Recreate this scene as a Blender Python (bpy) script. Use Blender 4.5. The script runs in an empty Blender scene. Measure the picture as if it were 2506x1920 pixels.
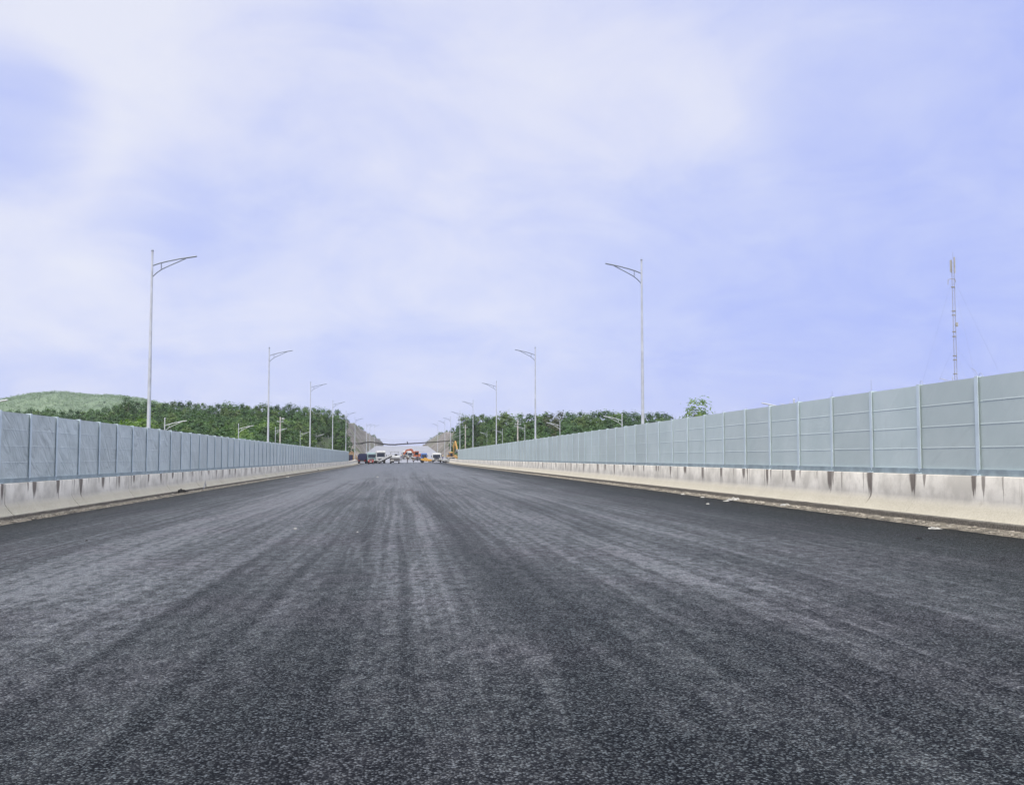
import bpy, bmesh, math, random
from mathutils import Vector, Matrix, noise
random.seed(7)
PI = math.pi
scene = bpy.context.scene
COL = scene.collection

# ------------------------------------------------------------------ camera
F_PX, CX, CY, VPX, VPY = 2514.0, 1253.0, 960.0, 983.0, 1119.5
EYE = Vector((0, 0, 1.6))
PHI = math.atan((VPY - CY) / F_PX)
TH = math.atan((CX - VPX) * math.cos(PHI) / F_PX)
cam_d = bpy.data.cameras.new('camera')
cam_d.sensor_width = 36.0
cam_d.lens = F_PX / 2506.0 * 36.0
cam_d.clip_start, cam_d.clip_end = 0.1, 12000
cam = bpy.data.objects.new('camera', cam_d)
COL.objects.link(cam)
cam.location = EYE
cam.rotation_euler = (PI / 2 + PHI, 0, -TH)
scene.camera = cam
RM = cam.rotation_euler.to_matrix()


def ray(px, py):
    return RM @ Vector(((px - CX) / F_PX, -(py - CY) / F_PX, -1.0))


def aty(px, py, Y):                       # the point of the place seen at photo pixel px,py when it stands Y metres up the road
    d = ray(px, py)
    return EYE + d * (Y / d.y)


def xat(px, Y):
    return aty(px, VPY, Y).x


# ------------------------------------------------------------------ node helpers
class NT:
    def __init__(s, tree):
        s.t = tree; s.n = tree.nodes; s.l = tree.links

    def node(s, typ, **kw):
        n = s.n.new(typ)
        for k, v in kw.items():
            setattr(n, k, v)
        return n

    def put(s, sock, v):
        if isinstance(v, bpy.types.NodeSocket):
            s.l.new(v, sock)
        else:
            if hasattr(sock.default_value, '__len__') and not hasattr(v, '__len__'):
                v = (v,) * len(sock.default_value)
            if hasattr(v, '__len__') and len(sock.default_value) == 4 and len(v) == 3:
                v = (*v, 1)
            sock.default_value = v

    def m(s, op, a, b=0.0, c=0.0, clamp=False):
        n = s.node('ShaderNodeMath', operation=op, use_clamp=clamp)
        for i, v in enumerate((a, b, c)):
            s.put(n.inputs[i], v)
        return n.outputs[0]

    def vm(s, op, a, b=(0, 0, 0)):
        n = s.node('ShaderNodeVectorMath', operation=op)
        s.put(n.inputs[0], a); s.put(n.inputs[1], b)
        return n.outputs['Value'] if op in ('DOT_PRODUCT', 'LENGTH', 'DISTANCE') else n.outputs[0]

    def mix(s, fac, a, b, blend='MIX'):
        n = s.node('ShaderNodeMix', data_type='RGBA', blend_type=blend)
        s.put(n.inputs[0], fac); s.put(n.inputs[6], a); s.put(n.inputs[7], b)
        return n.outputs[2]

    def rng(s, v, a, b, c=0.0, d=1.0, kind='SMOOTHSTEP'):
        n = s.node('ShaderNodeMapRange', interpolation_type=kind)
        for i, x in enumerate((v, a, b, c, d)):
            s.put(n.inputs[i], x)
        return n.outputs[0]

    def noise(s, vec, scale, detail=4, rough=0.55, dist=0.0, dim='3D'):
        n = s.node('ShaderNodeTexNoise', noise_dimensions=dim)
        s.put(n.inputs['Vector'], vec)
        s.put(n.inputs['Scale'], scale); s.put(n.inputs['Detail'], detail)
        s.put(n.inputs['Roughness'], rough); s.put(n.inputs['Distortion'], dist)
        return n.outputs[0]

    def voro(s, vec, scale, feature='F1', out='Distance', rnd=1.0):
        n = s.node('ShaderNodeTexVoronoi', feature=feature)
        s.put(n.inputs['Vector'], vec); s.put(n.inputs['Scale'], scale); s.put(n.inputs['Randomness'], rnd)
        return n.outputs[out]

    def xyz(s, v):
        n = s.node('ShaderNodeSeparateXYZ'); s.put(n.inputs[0], v)
        return n.outputs

    def comb(s, x, y, z):
        n = s.node('ShaderNodeCombineXYZ')
        for i, v in enumerate((x, y, z)):
            s.put(n.inputs[i], v)
        return n.outputs[0]

    def ramp(s, fac, stops, mode='LINEAR'):
        n = s.node('ShaderNodeValToRGB')
        e = n.color_ramp.elements
        n.color_ramp.interpolation = mode
        while len(e) < len(stops):
            e.new(0.5)
        for el, (p, c) in zip(e, stops):
            el.position = p
            el.color = (c, c, c, 1) if not hasattr(c, '__len__') else (*c, 1)
        s.put(n.inputs[0], fac)
        return n.outputs[0]

    def bump(s, h, strength=0.3, dist=0.02, nrm=None):
        n = s.node('ShaderNodeBump')
        s.put(n.inputs['Height'], h); s.put(n.inputs['Strength'], strength); s.put(n.inputs['Distance'], dist)
        if nrm is not None:
            s.l.new(nrm, n.inputs['Normal'])
        return n.outputs[0]


def new_mat(name):
    m = bpy.data.materials.new(name); m.use_nodes = True
    t = NT(m.node_tree)
    b = t.n['Principled BSDF']
    return m, t, b


def pos(t):
    return t.node('ShaderNodeNewGeometry').outputs['Position']


def simple(name, col, rough=0.6, metal=0.0, var=0.12, scale=3.0, bump=0.0, spec=0.5):
    """a coloured surface with a little dirt and unevenness"""
    m, t, b = new_mat(name)
    tc = t.node('ShaderNodeTexCoord').outputs['Object']
    n = t.noise(tc, scale, 6, 0.6)
    dark = tuple(c * (1 - 2 * var) for c in col); lite = tuple(min(1, c * (1 + var)) for c in col)
    t.put(b.inputs['Base Color'], t.mix(t.rng(n, 0.3, 0.7), dark, lite))
    t.put(b.inputs['Roughness'], t.m('MULTIPLY_ADD', n, 0.2, rough - 0.1, True))
    t.put(b.inputs['Metallic'], metal)
    t.put(b.inputs['Specular IOR Level'], spec)
    if bump:
        t.put(b.inputs['Normal'], t.bump(t.noise(tc, scale * 6, 5), 0.5, bump))
    return m


M = {}
M['galv'] = simple('galvanised_steel', (0.48, 0.52, 0.58), 0.45, 0.25, 0.1, 1.2)
M['galv_arm_shaded'] = simple('galvanised_arm_shaded', (0.20, 0.235, 0.30), 0.5, 0.3, 0.1, 1.2)  # pole steel darkened: shade of arms seen from below is painted in
M['post'] = simple('painted_post', (0.56, 0.66, 0.72), 0.45, 0.1, 0.06, 1.5)
M['rail'] = simple('painted_rail', (0.28, 0.35, 0.38), 0.5, 0.1, 0.12, 2.0)
M['wire'] = simple('steel_wire', (0.30, 0.32, 0.36), 0.5, 0.5)
M['black'] = simple('black_rubber', (0.012, 0.012, 0.014), 0.75)
M['cable'] = simple('black_cable', (0.010, 0.010, 0.012), 0.6)
M['glass'] = simple('dark_glass', (0.015, 0.02, 0.03), 0.08, 0, 0.05)
M['white'] = simple('white_paint', (0.42, 0.44, 0.46), 0.4, 0, 0.16, 1.5)
M['navy'] = simple('navy_paint', (0.012, 0.016, 0.06), 0.4)
M['teal'] = simple('teal_paint', (0.18, 0.27, 0.30), 0.4)
M['blue'] = simple('blue_paint', (0.025, 0.09, 0.30), 0.35)
M['red'] = simple('red_paint', (0.34, 0.035, 0.025), 0.45)
M['yellow'] = simple('yellow_paint', (0.55, 0.30, 0.05), 0.5)
M['orange'] = simple('orange_paint', (0.38, 0.12, 0.06), 0.5)
M['ochre'] = simple('ochre_paint', (0.42, 0.25, 0.07), 0.5)
M['grey'] = simple('grey_steel', (0.18, 0.18, 0.19), 0.55, 0.4)
M['lamp_glass'] = simple('lamp_glass', (0.7, 0.7, 0.66), 0.1)
M['lamp_red'] = simple('red_lamp_glass', (0.5, 0.02, 0.02), 0.15)
M['plate'] = simple('plate_white', (0.7, 0.7, 0.66), 0.5)
M['skin'] = simple('skin', (0.35, 0.2, 0.13), 0.6)
M['cloth_dark'] = simple('dark_cloth', (0.02, 0.022, 0.03), 0.9)
M['cloth_blue'] = simple('blue_cloth', (0.04, 0.06, 0.14), 0.9)
M['cloth_pale'] = simple('pale_cloth', (0.4, 0.42, 0.45), 0.9)
M['helmet'] = simple('helmet_yellow', (0.7, 0.5, 0.06), 0.4)
M['hair'] = simple('dark_hair', (0.012, 0.01, 0.01), 0.7)
M['plastic'] = simple('white_plastic_bag', (0.34, 0.34, 0.33), 0.55, 0, 0.2, 9)
M['tan'] = simple('tan_paper', (0.55, 0.45, 0.28), 0.8)
M['bin_bag'] = simple('black_plastic_bag', (0.010, 0.010, 0.012), 0.6, spec=0.2)
M['pole_concrete'] = simple('pole_concrete', (0.40, 0.39, 0.37), 0.85, 0, 0.15, 2)
M['bark'] = simple('bark', (0.14, 0.11, 0.08), 0.9, 0, 0.25, 4)
M['mast'] = simple('mast_steel', (0.30, 0.30, 0.29), 0.55, 0.3)
M['antenna'] = simple('antenna_grey', (0.35, 0.36, 0.36), 0.5)


# ------------------------------------------------------------------ mesh builder
class MB:
    def __init__(s):
        s.v = []; s.f = []; s.sm = []

    def add(s, vs, fs, smooth=False):
        b = len(s.v)
        s.v += [tuple(v) for v in vs]
        s.f += [tuple(b + i for i in f) for f in fs]
        s.sm += [smooth] * len(fs)
        return s

    def box(s, c, d, rot=None, taper=(1, 1)):
        c = Vector(c); x, y, z = (q / 2 for q in d)
        vs = []
        for sz in (-1, 1):
            k = (1, 1) if sz < 0 else taper
            for sx, sy in ((-1, -1), (1, -1), (1, 1), (-1, 1)):
                p = Vector((sx * x * k[0], sy * y * k[1], sz * z))
                if rot:
                    p = rot @ p
                vs.append(c + p)
        return s.add(vs, [(3, 2, 1, 0), (4, 5, 6, 7), (0, 1, 5, 4), (1, 2, 6, 5), (2, 3, 7, 6), (3, 0, 4, 7)])

    def bbox(s, c, d, r=0.04):
        """box with rounded edges"""
        bm = bmesh.new()
        bmesh.ops.create_cube(bm, size=1)
        bmesh.ops.scale(bm, vec=d, verts=bm.verts)
        bmesh.ops.bevel(bm, geom=bm.edges[:], offset=min(r, min(d) * 0.45), segments=2, affect='EDGES')
        bmesh.ops.translate(bm, vec=c, verts=bm.verts)
        return s.bm(bm)

    def bm(s, bm, smooth=False):
        bm.verts.ensure_lookup_table(); bm.verts.index_update()
        s.add([v.co[:] for v in bm.verts], [[v.index for v in f.verts] for f in bm.faces], smooth)
        bm.free(); return s

    def prism(s, prof, x0, x1, r=0.0):
        """closed side profile of (y,z) pairs swept along x, edges rounded by r"""
        bm = bmesh.new()
        a = [bm.verts.new((x0, y, z)) for y, z in prof]
        b = [bm.verts.new((x1, y, z)) for y, z in prof]
        n = len(prof)
        bm.faces.new(a); bm.faces.new(b[::-1])
        for i in range(n):
            bm.faces.new((a[i], b[i], b[(i + 1) % n], a[(i + 1) % n]))
        bmesh.ops.recalc_face_normals(bm, faces=bm.faces)
        if r:
            bmesh.ops.bevel(bm, geom=bm.edges[:], offset=r, segments=2, affect='EDGES')
        return s.bm(bm)

    def tube(s, pts, rad, n=8, cap=True, smooth=True):
        pts = [Vector(p) for p in pts]
        if not hasattr(rad, '__len__'):
            rad = [rad] * len(pts)
        vs, fs = [], []
        ref = Vector((0, 0, 1)) if abs((pts[-1] - pts[0]).normalized().z) < 0.9 else Vector((0, 1, 0))
        for i, p in enumerate(pts):
            d = (pts[min(i + 1, len(pts) - 1)] - pts[max(i - 1, 0)]).normalized()
            u = d.cross(ref).normalized(); w = u.cross(d)
            for k in range(n):
                a = 2 * PI * k / n
                vs.append(p + (u * math.cos(a) + w * math.sin(a)) * rad[i])
        for i in range(len(pts) - 1):
            for k in range(n):
                fs.append((i * n + k, i * n + (k + 1) % n, (i + 1) * n + (k + 1) % n, (i + 1) * n + k))
        s.add(vs, fs, smooth)
        if cap:
            s.add([vs[k] for k in range(n)], [tuple(range(n))])
            s.add([vs[-n + k] for k in range(n)], [tuple(range(n))[::-1]])
        return s

    def wheel(s, c, r, w, axis='x', n=20):
        c = Vector(c)
        ax = Vector((1, 0, 0)) if axis == 'x' else Vector((0, 1, 0))
        q = [c + ax * w * t for t in (-0.5, -0.42, 0.42, 0.5)]
        return s.tube(q, [r * 0.93, r, r, r * 0.93], n)

    def build(s, name, mat, parent=None, label=None, auto=False):
        me = bpy.data.meshes.new(name)
        me.from_pydata(s.v, [], s.f)
        me.polygons.foreach_set('use_smooth', s.sm)
        me.materials.append(M[mat] if isinstance(mat, str) else mat)
        me.update()
        o = bpy.data.objects.new(name, me)
        COL.objects.link(o)
        if parent:
            o.parent = parent
        if label:
            o['label'] = label
        return o


def tag(o, label, cat, group=None, kind=None):
    o['label'] = label
    if cat: o['category'] = cat
    if group: o['group'] = group
    if kind: o['kind'] = kind
    return o


def thing(name, label, cat, loc=(0, 0, 0), rz=0.0, group=None):
    o = bpy.data.objects.new(name, None)
    COL.objects.link(o)
    o.location = loc; o.rotation_euler = (0, 0, rz)
    o.empty_display_size = 0.3
    return tag(o, label, cat, group)


def structure(name, mb, mat, label):
    o = mb.build(name, mat)
    o['kind'] = 'structure'; o['label'] = label
    return o


def dup(root, loc, rz=None, label=None, group=None, scale=None):
    r = root.copy(); COL.objects.link(r)
    r.location = loc
    if rz is not None: r.rotation_euler = (0, 0, rz)
    if scale is not None: r.scale = scale
    if label: r['label'] = label
    if group: r['group'] = group
    for ch in list(root.children):
        c = ch.copy(); COL.objects.link(c); c.parent = r
        for g in list(ch.children):
            d = g.copy(); COL.objects.link(d); d.parent = c
    return r


# ------------------------------------------------------------------ the lie of the land
def rise(y):
    if y <= 200: return 0.0
    if y <= 420: return 6.7e-5 * (y - 200) ** 2
    z = 3.243 + 0.0295 * (y - 420)
    if y > 570:
        z -= 0.00021 * (y - 570) ** 2
    return z


def road_z(x, y):
    k = 0.0148 if y < 240 else 0.0148 * max(0.0, 1 - (y - 240) / 80)
    return k * x - 0.012 + rise(y)


def ypts(a, b, d0, g=1.05):
    out = [a]; d = d0
    while out[-1] + d < b:
        out.append(out[-1] + d); d *= g
    out.append(b)
    return out


# asphalt ---------------------------------------------------------------
def asphalt():
    m, t, b = new_mat('asphalt')
    P = pos(t)
    x, y, z = t.xyz(P)
    warp = t.m('MULTIPLY_ADD', t.noise(t.comb(t.m('MULTIPLY', x, 0.12), t.m('MULTIPLY', y, 0.018), 0), 1.0, 2), 2.2, -1.1)
    xw = t.m('ADD', x, warp)
    u = t.m('MULTIPLY_ADD', xw, 1 / 24.0, 0.5)
    def X(v): return v / 24.0 + 0.5
    # how much dust the traffic left across the road's width
    bands = t.ramp(u, [(0.0, 0.06), (X(-8.6), 0.12), (X(-7.0), 0.26), (X(-5.6), 0.50), (X(-4.4), 0.90), (X(-3.2), 0.52), (X(-2.0), 0.32),
                       (X(-1.2), 0.40), (X(-0.1), 0.44), (X(0.55), 0.58), (X(1.1), 0.28), (X(2.2), 0.42), (X(3.4), 0.54), (X(4.3), 0.38),
                       (X(5.3), 0.52), (X(6.6), 0.34), (X(8.0), 0.18), (X(9.4), 0.05), (1.0, 0.0)], 'EASE')
    streak = t.noise(t.comb(t.m('MULTIPLY', xw, 1.9), t.m('MULTIPLY', y, 0.022), 3.1), 1.0, 5, 0.6)
    streak2 = t.noise(t.comb(t.m('MULTIPLY', xw, 7.0), t.m('MULTIPLY', y, 0.035), 8.3), 1.0, 3, 0.55)
    patch = t.noise(t.comb(t.m('MULTIPLY', x, 0.55), t.m('MULTIPLY', y, 0.11), 0.0), 1.0, 4, 0.55, 0.3)
    fine = t.noise(t.comb(t.m('MULTIPLY', x, 6.0), t.m('MULTIPLY', y, 3.2), 0.0), 1.0, 8, 0.74)
    d = t.m('MULTIPLY', bands, t.rng(streak, 0.32, 0.68, 0.68, 1.24))
    d = t.m('MULTIPLY', d, t.rng(streak2, 0.34, 0.70, 0.68, 1.38))
    d = t.m('MULTIPLY', d, t.rng(patch, 0.3, 0.68, 0.66, 1.28))
    d = t.m('MULTIPLY', d, t.rng(fine, 0.36, 0.66, 0.38, 1.62))
    d = t.m('MULTIPLY', d, t.rng(t.m('ADD', y, t.m('MULTIPLY_ADD', patch, 8.0, -4.0)), 5.0, 15.0, 0.28, 1.0))  # dust thinned near the camera, painting in the weaker grazing sheen
    d = t.m('MULTIPLY', d, t.rng(y, 20.0, 120.0, 1.15, 1.9))  # here and below, paler with distance: dust plus grazing sheen put into colour
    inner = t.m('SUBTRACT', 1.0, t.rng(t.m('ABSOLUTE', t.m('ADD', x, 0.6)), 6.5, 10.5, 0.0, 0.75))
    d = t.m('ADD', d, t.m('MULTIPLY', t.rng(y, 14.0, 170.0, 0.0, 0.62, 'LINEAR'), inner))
    # thin pale tyre lines that wander and break off
    wl = t.noise(t.comb(t.m('MULTIPLY', x, 0.55), t.m('MULTIPLY', y, 0.03), 21.0), 1.0, 3, 0.5)
    wl = t.m('SUBTRACT', 1.0, t.rng(t.m('ABSOLUTE', t.m('SUBTRACT', t.m('FRACT', t.m('MULTIPLY', wl, 9.0)), 0.5)), 0.015, 0.075))
    wb = t.rng(t.noise(t.comb(t.m('MULTIPLY', x, 0.8), t.m('MULTIPLY', y, 0.09), 5.0), 1.0, 4, 0.6), 0.50, 0.66)
    d = t.m('ADD', d, t.m('MULTIPLY', t.m('MULTIPLY', wl, wb), t.m('MULTIPLY', bands, t.rng(fine, 0.35, 0.6, 0.2, 0.75))))
    # the stones of the surface course
    vn = t.node('ShaderNodeTexVoronoi', feature='F1')
    pw = t.vm('ADD', P, t.vm('MULTIPLY', t.node('ShaderNodeTexNoise').outputs['Color'], (0, 0, 0)))
    t.put(vn.inputs['Vector'], pw); t.put(vn.inputs['Scale'], 60.0)
    rnd = t.xyz(vn.outputs['Color'])[0]
    stone = t.m('SUBTRACT', 1.0, t.rng(vn.outputs['Distance'], 0.22, 0.62))      # 1 on the stone, 0 in the gap
    coarse = t.noise(P, 26.0, 3, 0.6)
    stone = t.m('MULTIPLY', stone, t.rng(coarse, 0.36, 0.58, 0.04, 1.0))
    v2 = t.node('ShaderNodeTexVoronoi', feature='F1')
    t.put(v2.inputs['Vector'], P); t.put(v2.inputs['Scale'], 36.0)
    big = t.m('MULTIPLY', t.m('SUBTRACT', 1.0, t.rng(v2.outputs['Distance'], 0.25, 0.5)), t.m('GREATER_THAN', t.xyz(v2.outputs['Color'])[1], 0.62))
    stone = t.m('MAXIMUM', stone, big)
    lit = t.m('MULTIPLY', stone, t.m('MULTIPLY_ADD', t.m('POWER', rnd, 2.4), 2.7, 0.22))
    # dust sits on the stones, dark binder and painted gap shade between them
    base = t.mix(lit, (0.0013, 0.002, 0.0035), (0.042, 0.057, 0.070))
    dusty = t.mix(lit, (0.013, 0.017, 0.022), (0.190, 0.232, 0.255))
    chip = t.rng(t.noise(P, 13.0, 5, 0.7), 0.64, 0.74)
    d = t.m('ADD', d, t.m('MULTIPLY', chip, t.m('MULTIPLY', bands, 0.5)), clamp=True)
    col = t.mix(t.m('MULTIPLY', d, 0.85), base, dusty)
    tint = t.noise(P, 0.33, 3, 0.5)
    col = t.mix(t.rng(tint, 0.42, 0.68), col, t.mix(1.0, col, (1.13, 0.98, 1.04), 'MULTIPLY'))
    t.put(b.inputs['Base Color'], col)
    t.put(b.inputs['Roughness'], t.m('MULTIPLY_ADD', d, 0.2, 0.62, True))
    t.put(b.inputs['Specular IOR Level'], t.m('MULTIPLY_ADD', lit, 0.30, 0.02))
    t.put(b.inputs['Sheen Weight'], t.m('MULTIPLY', d, 0.35, clamp=True))
    t.put(b.inputs['Sheen Roughness'], 0.45)
    t.put(b.inputs['Sheen Tint'], (0.9, 0.92, 1.0))
    h = t.m('ADD', t.m('MULTIPLY', stone, t.m('MULTIPLY_ADD', rnd, 0.5, 0.5)), t.m('MULTIPLY', fine, 0.7))
    t.put(b.inputs['Normal'], t.bump(h, 1.0, 0.011))
    return m


def pale_gravel(name, a, c, sc=0.6):
    m, t, b = new_mat(name)
    P = pos(t)
    n = t.noise(P, sc, 8, 0.65); k = t.noise(P, sc * 30, 4, 0.6)
    f = t.m('ADD', t.m('MULTIPLY', n, 0.6), t.m('MULTIPLY', k, 0.4))
    t.put(b.inputs['Base Color'], t.mix(t.rng(f, 0.36, 0.62), a, c))
    t.put(b.inputs['Roughness'], 0.95)
    t.put(b.inputs['Normal'], t.bump(k, 0.6, 0.03))
    return m


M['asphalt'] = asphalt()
M['roadbed'] = pale_gravel('base_course', (0.15, 0.165, 0.21), (0.24, 0.255, 0.31), 0.15)  # blued towards the sky: far haze is put into the gravel colour
M['earth'] = pale_gravel('earth', (0.12, 0.11, 0.06), (0.22, 0.19, 0.11), 0.05)
M['dirt'] = pale_gravel('gutter_dirt', (0.032, 0.029, 0.025), (0.22, 0.20, 0.165), 2.6)
M['stone'] = pale_gravel('rubble_stone', (0.10, 0.095, 0.08), (0.42, 0.39, 0.34), 3)
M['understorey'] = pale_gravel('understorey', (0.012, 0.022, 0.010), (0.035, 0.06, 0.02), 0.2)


def slope_mat():
    m, t, b = new_mat('cut_rock')
    P = pos(t)
    x, y, z = t.xyz(P)
    q = t.comb(t.m('MULTIPLY', x, 0.2), t.m('MULTIPLY_ADD', z, 0.35, t.m('MULTIPLY', y, 0.22)), t.m('MULTIPLY_ADD', z, -0.12, t.m('MULTIPLY', y, 0.03)))
    n = t.noise(q, 1.0, 8, 0.65, 0.5)
    g = t.noise(P, 0.08, 6, 0.6)
    s = t.noise(P, 0.9, 5, 0.6)
    c = t.mix(t.rng(n, 0.36, 0.62), (0.055, 0.05, 0.046), (0.20, 0.186, 0.178))
    c = t.mix(t.rng(g, 0.50, 0.62), c, (0.085, 0.10, 0.055))
    c = t.mix(t.rng(s, 0.60, 0.72), c, (0.28, 0.27, 0.27))
    t.put(b.inputs['Base Color'], c); t.put(b.inputs['Roughness'], 0.95)
    t.put(b.inputs['Normal'], t.bump(n, 0.8, 0.6))
    return m


M['cut_rock'] = slope_mat()

# ground sheet, embankment, roadbed, road --------------------------------
S = 3000
gm = MB()
N = 24
for j in range(N + 1):
    for i in range(N + 1):
        gm.v.append((-S + 2 * S * i / N, -S + 2 * S * j / N, -6.0))
for j in range(N):
    for i in range(N):
        a = j * (N + 1) + i
        gm.f.append((a, a + 1, a + N + 2, a + N + 1)); gm.sm.append(False)
structure('ground', gm, 'earth', 'flat brown green ground around the raised road')

em = MB()
ys = ypts(-60, 700, 8, 1.02)
prof = lambda y: [(-30, -6.05), (-14.2, road_z(-14, y) - 0.25), (-10.2, road_z(-10.2, y) - 0.10), (0, road_z(0, y) - 0.06), (10.9, road_z(10.9, y) - 0.10), (14.4, road_z(14.4, y) - 0.25), (30, -6.05)]
for y in ys:
    em.v += [(x, y, z) for x, z in prof(y)]
for j in range(len(ys) - 1):
    for i in range(6):
        a = j * 7 + i
        em.f.append((a, a + 1, a + 8, a + 7)); em.sm.append(False)
structure('embankment', em, 'earth', 'earth embankment that carries the new road')

rm = MB()
ys = [-30, -10] + [0.5 * i for i in range(0, 161)] + ypts(82, 272, 1.2, 1.02)
XS = 12
for y in ys:
    jl = 0.05 * noise.noise((y * 1.3, 1.7, 0)) + 0.03 * noise.noise((y * 4.7, 5.7, 0))
    jr = 0.06 * noise.noise((y * 1.1, 9.7, 0)) + 0.035 * noise.noise((y * 4.1, 3.7, 0))
    if y < 30: jr += 0.0
    a, b_ = -10.46 + jl, 11.16 + jr
    if y > 262:
        a, b_ = -12.8, 13.0
    row = [a] + [a + (b_ - a) * k / XS for k in range(0, XS + 1)] + [b_]
    for k, x in enumerate(row):
        z = road_z(x, y)
        if k in (0, XS + 2): z -= 0.05
        rm.v.append((x, y, z))
W = XS + 3
for j in range(len(ys) - 1):
    for i in range(W - 1):
        a = j * W + i
        rm.f.append((a, a + 1, a + W + 1, a + W)); rm.sm.append(0 < i < W - 2)
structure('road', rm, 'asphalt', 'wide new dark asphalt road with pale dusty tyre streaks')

bm_ = MB()
ys = ypts(268, 760, 4, 1.01)
for y in ys:
    for x in (-16, -8, 0, 8, 16):
        bm_.v.append((x, y, road_z(x, y) - (0.02 if y < 276 else 0)))
for j in range(len(ys) - 1):
    for i in range(4):
        a = j * 5 + i
        bm_.f.append((a, a + 1, a + 6, a + 5)); bm_.sm.append(True)
structure('roadbed', bm_, 'roadbed', 'pale unpaved stretch of road climbing beyond the asphalt')


# ------------------------------------------------------------------ concrete barrier
def concrete(name, y0, sp, xface, topz):
    """cast concrete, weathered; rusty-black runs hang under the foot of each fence post"""
    m, t, b = new_mat(name)
    P = pos(t)
    x, y, z = t.xyz(P)
    sgn = 1 if xface > 0 else -1
    up = t.m('SUBTRACT', z, topz)                        # 0 at the top, negative below
    depth = t.m('MULTIPLY', up, -1.0)
    wob = t.noise(t.comb(0, t.m('MULTIPLY', y, 2.0), t.m('MULTIPLY', z, 1.6)), 1.0, 3)
    strands = t.noise(t.comb(0, t.m('MULTIPLY', y, 19.0), t.m('MULTIPLY', z, 1.1)), 1.0, 4, 0.65)

    def runs(seed, spacing, shift, spread, w0, w1, l0, l1, often, tight):
        k = t.m('DIVIDE', t.m('SUBTRACT', y, y0 + shift), spacing)
        cell = t.m('ROUND', k)
        wn = t.node('ShaderNodeTexWhiteNoise', noise_dimensions='1D'); t.put(wn.inputs['W'], t.m('ADD', cell, seed))
        r1, r2, r3 = t.xyz(wn.outputs['Color'])
        r4 = t.m('FRACT', t.m('MULTIPLY', r1, 37.7))
        d = t.m('MULTIPLY', t.m('SUBTRACT', k, cell), spacing)
        d = t.m('ADD', d, t.m('MULTIPLY_ADD', r1, 2 * spread, -spread))
        d = t.m('ABSOLUTE', t.m('ADD', d, t.m('MULTIPLY_ADD', wob, 0.12, -0.06)))
        length = t.m('MULTIPLY_ADD', r3, l1 - l0, l0)
        frac = t.m('DIVIDE', depth, length)
        wid = t.m('MULTIPLY', t.m('MULTIPLY_ADD', r2, w1 - w0, w0), t.rng(frac, 0.0, 0.8, 1.0, 0.28))
        ins = t.m('SUBTRACT', 1.0, t.rng(d, t.m('MULTIPLY', wid, 0.45), wid))
        th = t.rng(frac, 0.1, 0.75, 0.18, tight)
        st = t.rng(strands, th, t.m('ADD', th, 0.10))
        fade = t.m('SUBTRACT', 1.0, t.rng(frac, 0.55, 1.0))
        on = t.m('LESS_THAN', r4, often)
        return t.m('MULTIPLY', t.m('MULTIPLY', t.m('MULTIPLY', ins, st), fade), on)
    run = t.m('MAXIMUM', runs(0.0, sp, 0.05, 0.16, 0.10, 0.32, 0.50, 1.05, 1.0, 0.56), t.m('MULTIPLY', runs(31.0, sp, -0.30, 0.25, 0.05, 0.15, 0.35, 0.85, 0.95, 0.48), 0.85))
    run = t.m('MAXIMUM', run, t.m('MULTIPLY', runs(77.0, sp * 0.618, 0.6, 0.45, 0.03, 0.09, 0.35, 0.8, 0.75, 0.42), 0.6))
    # stray faint runs anywhere
    s2 = t.noise(t.comb(4.0, t.m('MULTIPLY', y, 6.0), t.m('MULTIPLY', z, 0.5)), 1.0, 4, 0.6)
    stray = t.m('MULTIPLY', t.rng(s2, 0.62, 0.74), t.m('SUBTRACT', 1.0, t.rng(depth, 0.3, 0.75)))
    big = t.noise(P, 1.3, 6, 0.6)
    grit = t.noise(P, 24.0, 5, 0.65)
    col = t.mix(t.rng(big, 0.34, 0.68), (0.43, 0.415, 0.375), (0.67, 0.65, 0.595))
    # the sloping foot is splashed with road dust of a yellower colour
    foot = t.rng(t.m('ADD', depth, t.m('MULTIPLY_ADD', big, 0.24, -0.12)), 0.46, 0.72)
    col = t.mix(t.m('MULTIPLY', foot, 0.85), col, t.mix(t.rng(grit, 0.3, 0.7), (0.30, 0.283, 0.225), (0.41, 0.388, 0.32)))
    low = t.rng(t.m('ADD', depth, t.m('MULTIPLY_ADD', big, 0.08, -0.04)), 0.885, 0.93)
    col = t.mix(low, col, t.mix(t.rng(grit, 0.35, 0.65), (0.07, 0.062, 0.05), (0.17, 0.155, 0.13)))
    grime = t.rng(t.noise(P, 2.6, 7, 0.7), 0.54, 0.72)
    col = t.mix(t.m('MULTIPLY', grime, 0.4), col, (0.27, 0.25, 0.21))
    col = t.mix(t.m('MULTIPLY', stray, 0.45), col, (0.20, 0.18, 0.16))
    col = t.mix(t.m('MULTIPLY', run, 0.9), col, (0.085, 0.070, 0.062))
    col = t.mix(t.m('MULTIPLY', t.rng(grit, 0.62, 0.75), 0.35), col, (0.30, 0.28, 0.25))
    t.put(b.inputs['Base Color'], col)
    t.put(b.inputs['Roughness'], 0.9)
    t.put(b.inputs['Normal'], t.bump(t.m('ADD', grit, t.m('MULTIPLY', big, 2.0)), 0.35, 0.008))
    return m


R_Y0, R_SP = 20.38, 2.45
L_Y0, L_SP = 30.45, 2.415
M['concrete_r'] = concrete('weathered_concrete_mast_side', R_Y0, R_SP, 11.9, 1.22)
M['concrete_l'] = concrete('weathered_concrete_hill_side', L_Y0, L_SP, -11.2, 0.86)


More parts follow.
